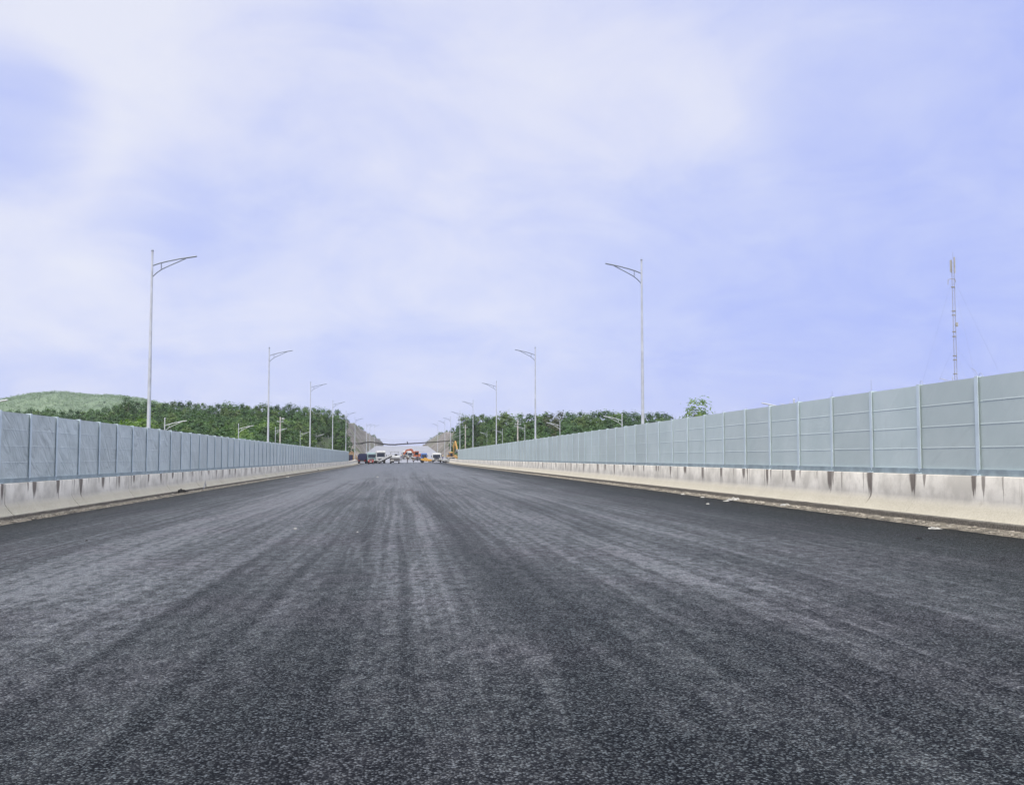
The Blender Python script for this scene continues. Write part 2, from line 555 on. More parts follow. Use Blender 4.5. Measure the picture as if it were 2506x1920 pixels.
def barrier_profile(sgn, xf, base):
    # (x offset from the face, height above the road edge) - Jersey shape; offset grows away from the road
    return [(-0.27, -0.12), (-0.27, 0.165), (-0.235, 0.19), (-0.13, 0.30), (-0.05, 0.40), (-0.012, 0.47), (0.0, 0.55), (0.0, 1.035), (0.015, 1.05), (0.36, 1.05), (0.36, -0.12)]


def concrete_barrier(sgn, xf, base, joints, mat, label):
    root = thing('concrete_barrier', label, 'barrier', (xf, joints[0], base), 0, 'concrete barriers along the road edges')
    pr = barrier_profile(sgn, xf, base)
    n = len(pr)
    for a, b in zip(joints, joints[1:]):
        mb = MB()
        ln = b - a
        gp = 0.055 if sgn < 0 else 0.008
        cuts = [0.0, 0.012, ln * 0.25, ln * 0.5, ln * 0.75, ln - gp - 0.012, ln - gp]
        for q, c in enumerate(cuts):
            sh = 0.014 if q in (0, len(cuts) - 1) and sgn < 0 else 0.0       # chamfered ends leave an open joint
            dz = rise(a + c)
            for o, h in pr:
                oo = o + sh if o < 0.1 else o
                mb.v.append((sgn * oo, a + c - joints[0], h + dz))
        for q in range(len(cuts) - 1):
            for i in range(n):
                p = q * n + i; r = q * n + (i + 1) % n
                f = (p, r, r + n, p + n)
                mb.f.append(f if sgn < 0 else f[::-1]); mb.sm.append(2 <= i <= 6 and 0 < q < len(cuts) - 2)
        mb.f.append(tuple(range(n))); mb.sm.append(False)
        mb.f.append(tuple(range((len(cuts) - 1) * n, len(cuts) * n))[::-1]); mb.sm.append(False)
        mb.build('segment', mat, root)
    return root


def joints_from(a, known, end, step):
    out = list(known)
    while out[0] > a: out.insert(0, out[0] - step)
    rr = random.Random(3)
    while out[-1] < end - step: out.append(out[-1] + step + rr.uniform(-0.4, 0.4))
    out.append(end)
    return out


concrete_barrier(-1, -11.2, -0.19, joints_from(0, [30.7, 36.7, 44.05], 264, 7.1), 'concrete_l', 'long stained concrete barrier under the noise fence on the forested hill side')
concrete_barrier(1, 11.9, 0.17, joints_from(0, [30.0, 37.1], 256, 7.1), 'concrete_r', 'long stained concrete barrier under the noise fence on the lattice mast side')


# gutters of dirt between asphalt and barrier
def gutter(x0, x1, base, n=6):
    mb = MB()
    ys = [0.2 * i for i in range(0, 451)] + ypts(90.5, 262, 0.8, 1.03)
    for y in ys:
        for k in range(n + 1):
            f = k / n
            x = x0 + (x1 - x0) * f
            h = 0.012 + 0.03 * f + 0.035 * max(0, noise.noise((x * 4, y * 1.6, 2))) + 0.03 * noise.noise((x * 9, y * 6, 5)) * math.sin(PI * min(1, f + 0.1))
            if k == 0: h = -0.045
            mb.v.append((x, y, road_z(x, y) + h))
    for j in range(len(ys) - 1):
        for i in range(n):
            a = j * (n + 1) + i
            f = (a, a + 1, a + n + 2, a + n + 1)
            mb.f.append(f if x1 > x0 else f[::-1]); mb.sm.append(True)
    return mb


structure('gutter', gutter(11.02, 11.66, 0.16), 'dirt', 'strip of dirt and grit along the barrier foot on the mast side')
structure('gutter', gutter(-10.34, -10.96, -0.17), 'dirt', 'strip of dirt and grit along the barrier foot on the hill side')


def rock(mb, c, r, rr):
    bm = bmesh.new()
    bmesh.ops.create_icosphere(bm, subdivisions=1, radius=1)
    e = [rr.uniform(0.6, 1.3) for _ in range(3)]
    for v in bm.verts:
        k = r * rr.uniform(0.7, 1.15)
        v.co = Vector((v.co.x * e[0] * k, v.co.y * e[1] * k, v.co.z * e[2] * 0.6 * k)) + Vector(c)
    mb.bm(bm)


rr = random.Random(11)
st = MB()
for side in (0, 1):
    for i in range(1300):
        y = 14 + 75 * rr.random() ** 1.5
        x = rr.uniform(11.12, 11.6) if side else -rr.uniform(10.42, 10.88)
        rock(st, (x, y, road_z(x, y) + 0.03), rr.choice((0.012, 0.018, 0.025, 0.04, 0.06)) * rr.uniform(0.7, 1.2), rr)
tag(st.build('rubble', 'stone'), 'loose chips of stone scattered along both gutters', None, None, 'stuff')


# ------------------------------------------------------------------ noise fences
def panel_mat(name, a, c, crinkle):
    m, t, b = new_mat(name)
    P = pos(t)
    x, y, z = t.xyz(P)
    big = t.noise(P, 0.7, 5, 0.55)
    dust = t.noise(t.comb(x, t.m('MULTIPLY', y, 5.0), t.m('MULTIPLY', z, 1.0)), 1.0, 6, 0.65)
    col = t.mix(t.rng(big, 0.3, 0.7), a, c)
    col = t.mix(t.m('MULTIPLY', t.rng(dust, 0.52, 0.8), 0.25), col, (0.40, 0.43, 0.44))
    oi = t.node('ShaderNodeObjectInfo').outputs['Random']
    col = t.mix(1.0, col, t.mix(oi, (0.93, 0.92, 0.92), (1.05, 1.05, 1.06)), 'MULTIPLY')
    # hundreds of tiny holes
    h = t.voro(t.comb(0, y, z), 90.0, rnd=0.15)
    hole = t.m('SUBTRACT', 1.0, t.rng(h, 0.18, 0.3))
    col = t.mix(t.m('MULTIPLY', hole, 0.35), col, (0.06, 0.07, 0.08))
    t.put(b.inputs['Base Color'], col)
    t.put(b.inputs['Roughness'], 0.5); t.put(b.inputs['Metallic'], 0.15)
    # oil-canning of thin sheet, diagonal creases
    dg = t.noise(t.comb(t.m('ADD', y, z), t.m('MULTIPLY', t.m('SUBTRACT', y, z), 0.35), 0), 1.3, 3, 0.5, 0.6)
    dg2 = t.noise(t.comb(0, y, z), 0.8, 2, 0.5, 0.3)
    t.put(b.inputs['Normal'], t.bump(t.m('ADD', t.m('ABSOLUTE', t.m('SUBTRACT', dg, 0.5)), t.m('MULTIPLY', dg2, 0.8)), crinkle, 0.16))
    return m


M['panel_r'] = panel_mat('noise_panel_mast_side', (0.49, 0.58, 0.57), (0.55, 0.635, 0.625), 0.08)
M['panel_l'] = panel_mat('noise_panel_hill_side', (0.50, 0.575, 0.575), (0.56, 0.635, 0.635), 0.6)


def noise_fence(sgn, xf, zb, y0, sp, k0, k1, extra, pmat, label, first_seam=None):
    """xf: front of the posts; zb: underside of the base rail"""
    root = thing('noise_fence', label, 'noise fence', (xf, y0 + k0 * sp, zb), 0, 'noise fences on the concrete barriers')
    L0 = y0 + k0 * sp
    H = 2.05                                    # to the top of the panels
    rr = random.Random(5)
    # one bay: four stacked cassettes with a ridge along every joint
    pan = MB()
    ph = (H - 0.125) / 4
    for q in range(4):
        z0 = 0.125 + q * ph
        pan.box((sgn * 0.075, sp / 2, z0 + ph / 2), (0.05, sp - 0.02, ph - 0.004))
        if q:
            q0 = len(pan.v); pan.box((sgn * 0.047, sp / 2, z0 - 0.003), (0.008, sp - 0.13, 0.026))
            for iv in range(4, 8):
                vx, vy, vz = pan.v[q0 + iv]
                pan.v[q0 + iv] = (sgn * 0.0475, vy, vz)  if abs(vx) < 0.047 else (sgn * 0.052, vy, vz)
    pan.box((sgn * 0.075, sp / 2, H + 0.006), (0.046, sp - 0.02, 0.014))
    post = MB()
    post.box((sgn * 0.008, 0, H / 2 + 0.045), (0.012, 0.13, H - 0.02))            # road side flange
    post.box((sgn * 0.142, 0, H / 2 + 0.045), (0.012, 0.13, H - 0.02))
    post.box((sgn * 0.075, 0, H / 2 + 0.045), (0.1215, 0.012, H - 0.02))
    post.box((sgn * 0.075, 0, 0.012), (0.26, 0.24, 0.02))
    pm = qm = None
    for k in range(k0, k1 + 1):
        y = y0 + k * sp - L0
        if qm is None:
            qo = post.build('post', 'post', root); qm = qo.data
        else:
            qo = bpy.data.objects.new('post', qm); COL.objects.link(qo); qo.parent = root
        qo.location = (0, y, 0)
        if k < k1:
            if pm is None:
                po = pan.build('panel', pmat, root); pm = po.data
            else:
                po = bpy.data.objects.new('panel', pm); COL.objects.link(po); po.parent = root
            po.location = (sgn * rr.uniform(-0.004, 0.004), y, rr.uniform(-0.006, 0.006))
    br = MB()
    for k in range(k0, k1):
        y = y0 + k * sp - L0
        br.box((sgn * 0.022, y + sp / 2, 0.06), (0.06, sp - 0.05, 0.12))
        br.box((sgn * 0.022, y + sp / 2, 0.1265), (0.052, sp - 0.16, 0.013))
    br.build('base_rail', 'rail', root)
    for (k, pts) in extra:
        w = MB()
        y = y0 + k * sp - L0
        w.tube([(sgn * 0.05, y + a, H + 0.03 + b) for a, b in pts], 0.0045, 6)
        w.build('wire', 'wire', root)
    return root


loops = [(0, [(0.0, -0.06), (0.02, 0.06), (0.10, 0.14), (0.22, 0.19)]), (0, [(-0.03, -0.05), (-0.07, 0.05), (-0.14, 0.06), (-0.2, 0.0)]),
         (1, [(-0.02, -0.06), (-0.04, 0.05), (-0.08, 0.09), (-0.14, 0.06), (-0.16, 0.0)]), (2, [(0.02, -0.06), (0.03, 0.1), (0.03, 0.3)]),
         (3, [(0, -0.06), (0.01, 0.06), (0.0, 0.16)]), (4, [(0.02, -0.06), (0.02, 0.15)]), (6, [(-0.03, -0.06), (-0.1, 0.05), (-0.16, 0.02)]),
         (7, [(0.02, -0.06), (0.06, 0.06), (0.12, 0.05)]), (10, [(0, -0.06), (0.01, 0.1)])]
noise_fence(1, 11.985, 1.225, R_Y0, R_SP, -7, 82, loops, 'panel_r', 'long grey green panelled noise fence with pale posts on the lattice mast side')
noise_fence(-1, -11.285, 0.865, L_Y0, L_SP, -12, 80, [(9, [(0, -0.06), (0.02, 0.15), (0.01, 0.22)])], 'panel_l', 'long blue grey crinkled noise fence with pale posts on the forested hill side')


# ------------------------------------------------------------------ street lamps
def lamp(h, name, label, cat, group, am='galv_arm_shaded'):
    root = thing(name, label, cat, (0, 0, 0), 0, group)
    p = MB()
    p.tube([(0, 0, 0.0), (0, 0, h * 0.5), (0, 0, h * 0.80), (0, 0, h - 0.02)], [0.105, 0.08, 0.055, 0.05], 14)
    p.tube([(0, 0, h - 2.62), (0, 0, h - 2.5)], [0.062, 0.062], 12)
    p.box((0, 0, 0.02), (0.4, 0.4, 0.04))
    pole = p.build('pole', 'galv', root)
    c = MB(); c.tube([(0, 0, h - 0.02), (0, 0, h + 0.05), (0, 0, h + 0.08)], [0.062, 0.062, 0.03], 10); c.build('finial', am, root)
    a = MB()
    arc = [(0.03, -0.72), (0.35, -0.60), (0.75, -0.49), (1.25, -0.37), (1.75, -0.28), (2.15, -0.21)]
    a.tube([(x, 0, h + z) for x, z in arc], [0.034] * 4 + [0.042, 0.042], 8)
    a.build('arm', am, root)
    b = MB()
    br = [(0.03, -1.28), (0.25, -1.06), (0.50, -0.88), (0.90, -0.68), (1.30, -0.49), (1.62, -0.34)]
    b.tube([(x, 0, h + z) for x, z in br], 0.027, 8)
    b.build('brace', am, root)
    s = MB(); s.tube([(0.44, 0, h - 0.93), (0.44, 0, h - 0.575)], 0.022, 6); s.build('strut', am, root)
    return root


H_MAIN, H_SIDE = 11.85, 10.0
ordn = ['first and largest', 'second', 'third', 'fourth', 'fifth', 'sixth', 'seventh', 'eighth', 'ninth', 'tenth']
mainlamp = sidelamp = None
LEFT = [(-12.4, 52.2), (-12.4, 97.7), (-12.4, 141.8), (-12.4, 187.5), (-12.4, 232), (-12.4, 276.3), (-12.6, 372), (-12.6, 412), (-12.6, 478)]
for i, (x, y) in enumerate(LEFT):
    lab = 'tall grey street lamp behind the hill side noise fence, %s of its row' % ordn[i]
    if mainlamp is None:
        mainlamp = lamp(H_MAIN, 'street_lamp', lab, 'street lamp', 'tall street lamps along the hill side noise fence'); o = mainlamp
    else:
        o = dup(mainlamp, (0, 0, 0), 0, lab)
    o.location = (x, y, 0.0 + rise(y))
RIGHT = [(13.1, 55.1), (13.1, 100.6), (13.1, 142.7), (13.1, 190), (13.1, 233), (13.1, 278), (13.1, 315), (13.1, 378)]
for i, (x, y) in enumerate(RIGHT):
    o = dup(mainlamp, (x, y, (0.62, 0.62, 0.36, 0.36, 0.3, 0.3, 0.3, 0.3)[i] + rise(y)), PI, 'tall grey street lamp behind the mast side noise fence, %s of its row' % ordn[i], 'tall street lamps along the mast side noise fence', (0.94, 0.94, 1.0))
SL = [(-23.9, 59.5, 5.0), (-24, 107.7, 5.57), (-24, 155.3, 6.54), (-24, 199.9, 7.36), (-24, 248.1, 7.87), (-24, 293.6, 8.38), (-24, 341.8, 8.74)]
for i, (x, y, zt) in enumerate(SL):
    lab = 'side road lamp with only its top over the hill side fence, %s' % (['arm tip only', 'nearest pole top', 'second pole', 'third pole', 'fourth pole', 'fifth pole', 'sixth pole'][i])
    if sidelamp is None:
        sidelamp = lamp(H_SIDE, 'side_street_lamp', lab, 'street lamp', 'low set street lamps on the hill side road', 'galv'); o = sidelamp
    else:
        o = dup(sidelamp, (0, 0, 0), 0, lab)
    o.location = (x, y, zt - H_SIDE)
SR = [(25, 63.5, 5.3), (25, 115.3, 6.54), (25, 161.7, 7.36), (25, 208.6, 8.24), (25, 255.7, 8.67), (25, 302.4, 9.26), (25, 350.9, 9.84)]
for i, (x, y, zt) in enumerate(SR):
    dup(sidelamp, (x, y, zt - H_SIDE), PI, 'side road lamp with only its top over the mast side fence, %s' % (['arm tip only', 'nearest pole top', 'second pole', 'third pole', 'fourth pole', 'fifth pole', 'sixth pole'][i]), 'low set street lamps on the mast side road')
dup(sidelamp, (74, 190, 12.2 - H_SIDE), PI, 'thin far street lamp whose finial peeks over the mast side fence', 'far street lamps beyond the mast side fence')
dup(sidelamp, (84.5, 150, 14.0 - H_SIDE), PI, 'thin far street lamp arm peeking over the mast side fence beside the lattice mast', 'far street lamps beyond the mast side fence')
dup(mainlamp, (-19.4, 314, 11.0 - H_MAIN), 0, 'tall street lamp standing apart against the dark edge of the wood', 'tall street lamps along the hill side noise fence')

for sg, tab in ((-1, SL), (1, SR)):
    mb = MB()
    rows = [(-40.0, tab[0][2] - 11)] + [(q[1], q[2] - H_SIDE - 0.02) for q in tab] + [(420.0, tab[-1][2] - 9.6)]
    for y, z in rows:
        for dx in (-8, 1.2):
            mb.v.append((sg * (24 + 0.5 * (sg + 1) - dx * 0 + (dx if dx > 0 else dx)), y, z))
    for j in range(len(rows) - 1):
        a = 2 * j
        f = (a, a + 1, a + 3, a + 2)
        mb.f.append(f if sg > 0 else f[::-1]); mb.sm.append(False)
    structure('side_road', mb, 'roadbed', 'pale side road below the embankment on the %s side' % ('hill' if sg < 0 else 'mast'))


# ------------------------------------------------------------------ utility poles and cables
def utility_pole(label, x, y, ztop, zbase, lampish=False):
    root = thing('utility_pole', label, 'utility pole', (x, y, zbase), 0)
    h = ztop - zbase
    p = MB(); p.tube([(0, 0, 0), (0, 0, h)], [0.20, 0.13], 10); p.build('pole', 'pole_concrete', root)
    c = MB(); c.box((0, -0.16, h - 0.9), (1.3, 0.09, 0.1)); c.build('crossarm', 'galv', root)
    for q in (-0.5, 0.0, 0.5):
        i_ = MB(); i_.tube([(q, -0.16, h - 0.85), (q, -0.16, h - 0.62)], [0.05, 0.03], 8); i_.build('insulator', 'white', root)
    if lampish:
        l = MB(); l.bbox((0.55, -0.1, h - 0.35), (0.55, 0.3, 0.35), 0.08); l.build('meter_box', 'white', root)
    return root


pA = aty(686, 1020, 205); utility_pole('grey concrete utility pole with a white box near its top, before pale green trees', pA.x, 205, pA.z, -4.0, True)
pB = aty(1267, 1027, 205); utility_pole('grey concrete utility pole with white insulators before the dark grove', pB.x, 205, pB.z, -3.5)
pC = aty(1139, 1038, 289); utility_pole('grey utility pole at the edge of the grove where the black cable ends', pC.x, 289, pC.z, -2.0)


def wire_thing(name, label, pts, rad, n=6, mat='cable', cat='cable', group=None):
    mb = MB(); mb.tube(pts, rad, n)
    return tag(mb.build(name, mat), label, cat, group)


cab = [(845, 1084.2, .05), (868, 1084.9, .06), (881, 1084.7, .12), (886, 1084.3, .20), (891, 1082.6, .14), (907, 1081, .12), (922, 1083.2, .12), (937, 1086, .13), (952, 1087.4, .14), (966, 1087.6, .14), (981, 1086.4, .13), (995, 1085.4, .12), (1024, 1084, .11), (1053, 1081.8, .11), (1083, 1079.6, .11), (1104, 1078, .10), (1116, 1078.6, .05), (1139, 1080.3, .04)]
wire_thing('overhead_cable', 'thick sagging black cable bundle strung across the road above the parked machines', [aty(a, b, 289) for a, b, r in cab], [r * 1.5 for a, b, r in cab])
mb = MB(); p = aty(998, 1085, 289); q = aty(996, 1079.5, 289)
mb.tube([p, q], [0.16, 0.11], 6); mb.tube([p, p - Vector((0, 0, 0.25))], [0.16, 0.1], 6)
tag(mb.build('cable_clamp', 'black'), 'small dark clamp sitting upright on the black cable bundle', 'clamp')
for k, (ya, yb) in enumerate(((1079, 1081), (1075, 1076))):
    pts = [aty(845 + (1139 - 845) * s / 10, (1060 + k * -8) + (ya + 2 - 1060 + k * 8) * math.sin(PI * s / 10) ** 0.6, 289) for s in range(11)]
    wire_thing('overhead_wire', ['thin wire slung just above the black cable bundle', 'thin upper wire slung high across the road'][k], pts, 0.022, 5, 'wire', 'wire', 'thin wires over the road')
for k in range(2):
    a = pA - Vector((-0.5 + k, 0, 0.8)); b = Vector((a.x + 9, 290, a.z - 1.2))
    pts = [a.lerp(b, s / 8) - Vector((0, 0, 1.6 * math.sin(PI * s / 8))) for s in range(9)]
    wire_thing('overhead_wire', ['thin wire running from the pole with the white box, lower one', 'thin wire running from the pole with the white box, upper one'][k], pts, 0.03, 5, 'cable', 'wire', 'wires from the utility pole')

# lattice mast ------------------------------------------------------------
MX, MY, MTOP, MB0 = 79.3, 140.0, 30.2, -6.0
mast = thing('lattice_mast', 'slim guyed lattice mast with panel antennas on top, standing far behind the noise fence', 'antenna mast', (MX, MY, MB0))
Hm = MTOP - MB0
rails = [(0.22 * math.cos(a), 0.22 * math.sin(a)) for a in (PI / 2, PI / 2 + 2 * PI / 3, PI / 2 + 4 * PI / 3)]
mb = MB()
for x, y in rails:
    mb.tube([(x, y, 0), (x, y, Hm)], 0.034, 6)
z = 0.0; k = 0
while z < Hm - 0.5:
    for i in range(3):
        a, b = rails[i], rails[(i + 1) % 3]
        if k % 2: a, b = b, a
        mb.tube([(*a, z), (*b, z + 0.5)], 0.010, 4)
    z += 0.5; k += 1
mb.build('lattice', 'mast', mast)
for zc in (8.3, 11.8, 15.6, 17.8, 19.6, 21.6, 22.2, 25.0, 25.7, 28.1, 28.7, 32.2):
    mb = MB(); mb.tube([(0, 0, zc), (0, 0, zc + 0.13)], [0.28, 0.28], 9); mb.build('flange', 'mast', mast)
for (dx, dy, zb_, hh) in ((-0.28, 0.0, Hm - 1.75, 1.75), (0.26, -0.1, Hm - 1.9, 2.35), (0.0, 0.3, Hm - 1.8, 1.9)):
    mb = MB(); mb.bbox((dx, dy, zb_ + hh / 2), (0.20, 0.14, hh), 0.03); mb.build('antenna', 'antenna', mast)
mb = MB(); mb.tube([(0.1, 0, Hm), (0.1, 0, Hm + 1.2)], 0.018, 5); mb.build('lightning_rod', 'mast', mast)
mb = MB(); mb.tube([(-0.75, 0, Hm - 3.6), (-0.72, 0, Hm - 2.85), (-0.3, 0, Hm - 2.75), (0.3, 0, Hm - 2.75), (0.45, 0, Hm - 3.2)], 0.045, 6); mb.build('bracket', 'mast', mast)
mb = MB(); mb.bbox((0.35, -0.1, Hm - 9.4), (0.35, 0.3, 0.6), 0.05); mb.build('radio_unit', 'antenna', mast)
for ang in (0.0, 2 * PI / 3 - 0.35, 4 * PI / 3 + 0.35):
    for hh, rr_ in ((Hm - 2.9, 16.5), (Hm - 12.5, 16.5), (Hm - 21.5, 9.0)):
        mb = MB()
        mb.tube([(0.2 * math.cos(ang), 0.2 * math.sin(ang), hh), (rr_ * math.cos(ang), rr_ * math.sin(ang), 0)], 0.007, 4)
        mb.build('guy_wire', 'wire', mast)

# ------------------------------------------------------------------ cut slopes beyond the works
def lerp(tab, v):
    if v <= tab[0][0]: return tab[0][1]
    for (a, p), (b, q) in zip(tab, tab[1:]):
        if v <= b: return p + (q - p) * (v - a) / (b - a)
    return tab[-1][1]


def cut_slope(sg, crest, y0, label):
    mb = MB()
    ys = ypts(y0, 1250, 5, 1.012)
    sec = [0.0, 0.12, 0.25, 0.4, 0.5, 0.52, 0.65, 0.8, 0.92, 1.0]
    n = len(sec) + 4
    for y in ys:
        zt = lerp(crest, y); z0 = road_z(sg * 13.5, y) - 0.3
        jit = 1.3 * noise.noise((y * 0.035, 3.3 * sg, 0)) + 0.5 * noise.noise((y * 0.15, 8, sg))
        for f in sec:
            x = 14.6 + f * 7.4 + 0.5 * noise.noise((y * 0.08, f * 3, 4)) * (0.3 + f)
            zz = z0 + (zt + jit - z0) * f + (0.35 * noise.noise((y * 0.12, f * 5, 1)) if 0 < f < 1 else 0)
            mb.v.append((sg * x, y, zz))
        for x, dz in ((30, 0.6), (70, 0.5), (140, -4)):
            mb.v.append((sg * x, y, zt + jit * 0.5 + dz + 0.8 * noise.noise((y * 0.03, x * 0.05, 2))))
        mb.v.append((sg * 240, y, -6.2))
    for j in range(len(ys) - 1):
        for i in range(n - 1):
            a = j * n + i
            f = (a, a + 1, a + n + 1, a + n)
            mb.f.append(f if sg > 0 else f[::-1]); mb.sm.append(False)
    return structure('cut_slope', mb, 'cut_rock', label)


cut_slope(-1, [(378, 3), (398, 12), (416, 16.2), (432, 16.7), (1152, 19)], 378, 'steep grey brown rock cutting on the forested hill side of the far road')
cut_slope(1, [(320, 2), (400, 9.5), (430, 12.0), (520, 14.3), (582, 15.3), (900, 15.4), (1200, 14)], 320, 'steep grey rock cutting with slanting furrows on the mast side of the far road')


# ------------------------------------------------------------------ trees
def leaf_mat(name, dark, lite, warm):
    m, t, b = new_mat(name)
    P = pos(t)
    oi = t.node('ShaderNodeObjectInfo').outputs['Random']
    n = t.noise(P, 0.55, 4, 0.6)
    n2 = t.noise(P, 4.0, 2, 0.6)
    f = t.m('ADD', t.m('MULTIPLY', t.rng(n, 0.34, 0.66), 0.45), t.m('ADD', t.m('MULTIPLY', oi, 0.45), t.m('MULTIPLY', t.m('SUBTRACT', n2, 0.5), 0.5)), clamp=True)
    col = t.mix(f, dark, lite)
    col = t.mix(t.m('MULTIPLY', t.rng(t.m('FRACT', t.m('MULTIPLY', oi, 7.13)), 0.6, 1.0), 0.5), col, warm)
    t.put(b.inputs['Base Color'], col)
    t.put(b.inputs['Roughness'], 0.6)
    t.put(b.inputs['Specular IOR Level'], 0.3)
    tr = t.node('ShaderNodeBsdfTranslucent'); t.put(tr.inputs['Color'], t.mix(1.0, col, (1.3, 1.5, 0.5), 'MULTIPLY'))
    mx = t.node('ShaderNodeMixShader'); t.put(mx.inputs[0], 0.28)
    t.l.new(b.outputs[0], mx.inputs[1]); t.l.new(tr.outputs[0], mx.inputs[2])
    t.l.new(mx.outputs[0], t.n['Material Output'].inputs['Surface'])
    return m


M['leaf_dark'] = leaf_mat('leaves_dark', (0.020, 0.055, 0.030), (0.085, 0.170, 0.058), (0.125, 0.17, 0.045))
M['leaf_pale'] = leaf_mat('leaves_pale', (0.07, 0.14, 0.035), (0.17, 0.26, 0.07), (0.19, 0.26, 0.07))
M['leaf_brown'] = leaf_mat('leaves_brown', (0.035, 0.048, 0.028), (0.09, 0.11, 0.06), (0.10, 0.10, 0.055))
M['leaf_far'] = leaf_mat('leaves_far', (0.088, 0.142, 0.098), (0.125, 0.19, 0.13), (0.13, 0.185, 0.12))  # pale: part of the distance haze is put into the leaf colour


def leaf(mb, c, s, rr, up=0.4, out=None):
    n = Vector((rr.gauss(0, 1), rr.gauss(0, 1), rr.gauss(0, 1) + up)).normalized()
    if out is not None:
        n = (n * 0.55 + out).normalized()
    u = n.orthogonal().normalized(); u = Matrix.Rotation(rr.uniform(0, 2 * PI), 3, n) @ u
    w = n.cross(u)
    k = s * rr.uniform(0.35, 0.6)
    mb.add([c - u * s, c - w * k + n * s * 0.12, c + u * s, c + w * k + n * s * 0.12], [(0, 1, 2, 3)])


def crown_mesh(seed, w, h, nclump, nleaf, size, shape='oval', loose=0.55):
    rr = random.Random(seed)
    mb = MB()
    lobes = []
    for i in range(nclump):
        t_ = rr.random()
        z = t_ * h
        if shape == 'oval': rad = math.sin(PI * (0.12 + 0.83 * t_)) ** 0.8
        elif shape == 'cone': rad = (1 - t_) ** 0.7 * 0.95 + 0.06
        else: rad = math.sqrt(max(0.03, 1 - (1.7 * t_ - 0.75) ** 2)) if t_ < 0.99 else 0.1
        a = rr.uniform(0, 2 * PI); q = rad * w / 2 * math.sqrt(rr.uniform(0.12, 1.0)) * rr.uniform(0.75, 1.15)
        lobes.append((Vector((q * math.cos(a), q * math.sin(a), z)), w * rr.uniform(0.10, 0.19)))
    for c, r in lobes:
        for _ in range(nleaf):
            d = Vector((rr.gauss(0, 1), rr.gauss(0, 1), rr.gauss(0, 0.8)))
            ctr = Vector((0, 0, h * 0.42))
            o_ = (d.normalized() * 0.8 + (c - ctr).normalized() * 0.7 + Vector((0, 0, 0.15)))
            leaf(mb, c + d * r * loose, size * rr.uniform(0.6, 1.3), rr, 0.4, o_)
    return mb


def trunk_mesh(seed, h, r, w):
    rr = random.Random(seed)
    mb = MB()
    pts = [Vector((0.12 * rr.uniform(-1, 1) * k, 0.12 * rr.uniform(-1, 1) * k, -1.5 + (h + 1.5) * k / 5)) for k in range(6)]
    mb.tube(pts, [r * (1.25 - 0.19 * k) for k in range(6)], 7)
    for i in range(5):
        k = rr.uniform(0.35, 0.9); b = Vector((0, 0, h * k)); a = rr.uniform(0, 2 * PI)
        e = b + Vector((math.cos(a) * w * 0.35, math.sin(a) * w * 0.35, h * 0.18))
        mb.tube([b, b.lerp(e, 0.5) + Vector((0, 0, -0.1)), e], [r * 0.45, r * 0.3, r * 0.12], 5)
    return mb


PROTO = {}


def tree_proto(key, w, h, clear, nclump, nleaf, size, mat, shape, loose=0.55, seed=1):
    PROTO[key] = (w, h, clear, nclump, nleaf, size, mat, shape, loose, seed, {})


for s in range(5):
    tree_proto('oval%d' % s, 3.4 + 0.3 * s, 9.0, 2.6, 54, 20, 0.31, 'leaf_dark', 'oval' if s % 2 else 'round', 0.75, 20 + s)
for s in range(3):
    tree_proto('pale%d' % s, 5.4 + 0.6 * s, 8.0, 1.6, 80, 20, 0.29, 'leaf_pale', 'round', 0.6, 40 + s)
tree_proto('brown', 3.8, 9.0, 2.6, 52, 18, 0.30, 'leaf_brown', 'oval', 0.7, 60)
tree_proto('sparse', 4.6, 12.0, 6.6, 50, 18, 0.23, 'leaf_pale', 'round', 0.72, 61)
tree_proto('bush', 3.0, 2.6, 0.2, 30, 16, 0.2, 'leaf_pale', 'round', 0.6, 62)
tree_proto('shrub', 2.4, 2.2, 0.1, 20, 12, 0.22, 'leaf_dark', 'round', 0.7, 63)
tree_proto('wide', 5.2, 9.5, 3.0, 60, 16, 0.27, 'leaf_dark', 'round', 0.6, 64)


def plant(key, name, label, cat, loc, group=None, k=1.0, kz=1.0, rz=None):
    w, h, clear, nc, nl, size, mat, shape, loose, seed, made = PROTO[key]
    rz = random.uniform(0, 2 * PI) if rz is None else rz
    sc = (k, k, k * kz)
    if 'root' not in made:
        root = thing(name, label, cat, loc, rz, group)
        cm = crown_mesh(seed, w, h - clear, nc, nl, size, shape, loose)
        c = cm.build('crown', mat, root); c.location = (0, 0, clear)
        trunk_mesh(seed, h * 0.85, 0.13 if h > 4 else 0.05, w).build('trunk', 'bark', root)
        root.scale = sc
        made['root'] = root
        return root
    o = dup(made['root'], loc, rz, label, group, sc)
    o.name = name
    o['category'] = cat
    if group is None and 'group' in o: del o['group']
    return o


rt = random.Random(99)
SIL_L = [(-80, 1006), (120, 1004), (235, 1003), (255, 1000), (280, 992), (304, 986), (369, 987), (431, 985), (533, 990), (657, 993), (763, 994), (804, 1000), (833, 1010), (846, 1024)]
SIL_R = [(1108, 1056), (1118, 1046), (1128, 1036), (1140, 1018), (1160, 1013), (1190, 1020), (1226, 1014), (1281, 1019), (1321, 1015), (1361, 1013), (1389, 1005), (1404, 1013), (1421, 1007), (1445, 1018), (1471, 1005), (1500, 1014), (1533, 1010), (1575, 1018), (1607, 1012), (1640, 1014)]


def fence_line_l(px): return 1008.6 + 0.1124 * px
def fence_line_r(px): return 1251.9 - 0.1351 * px


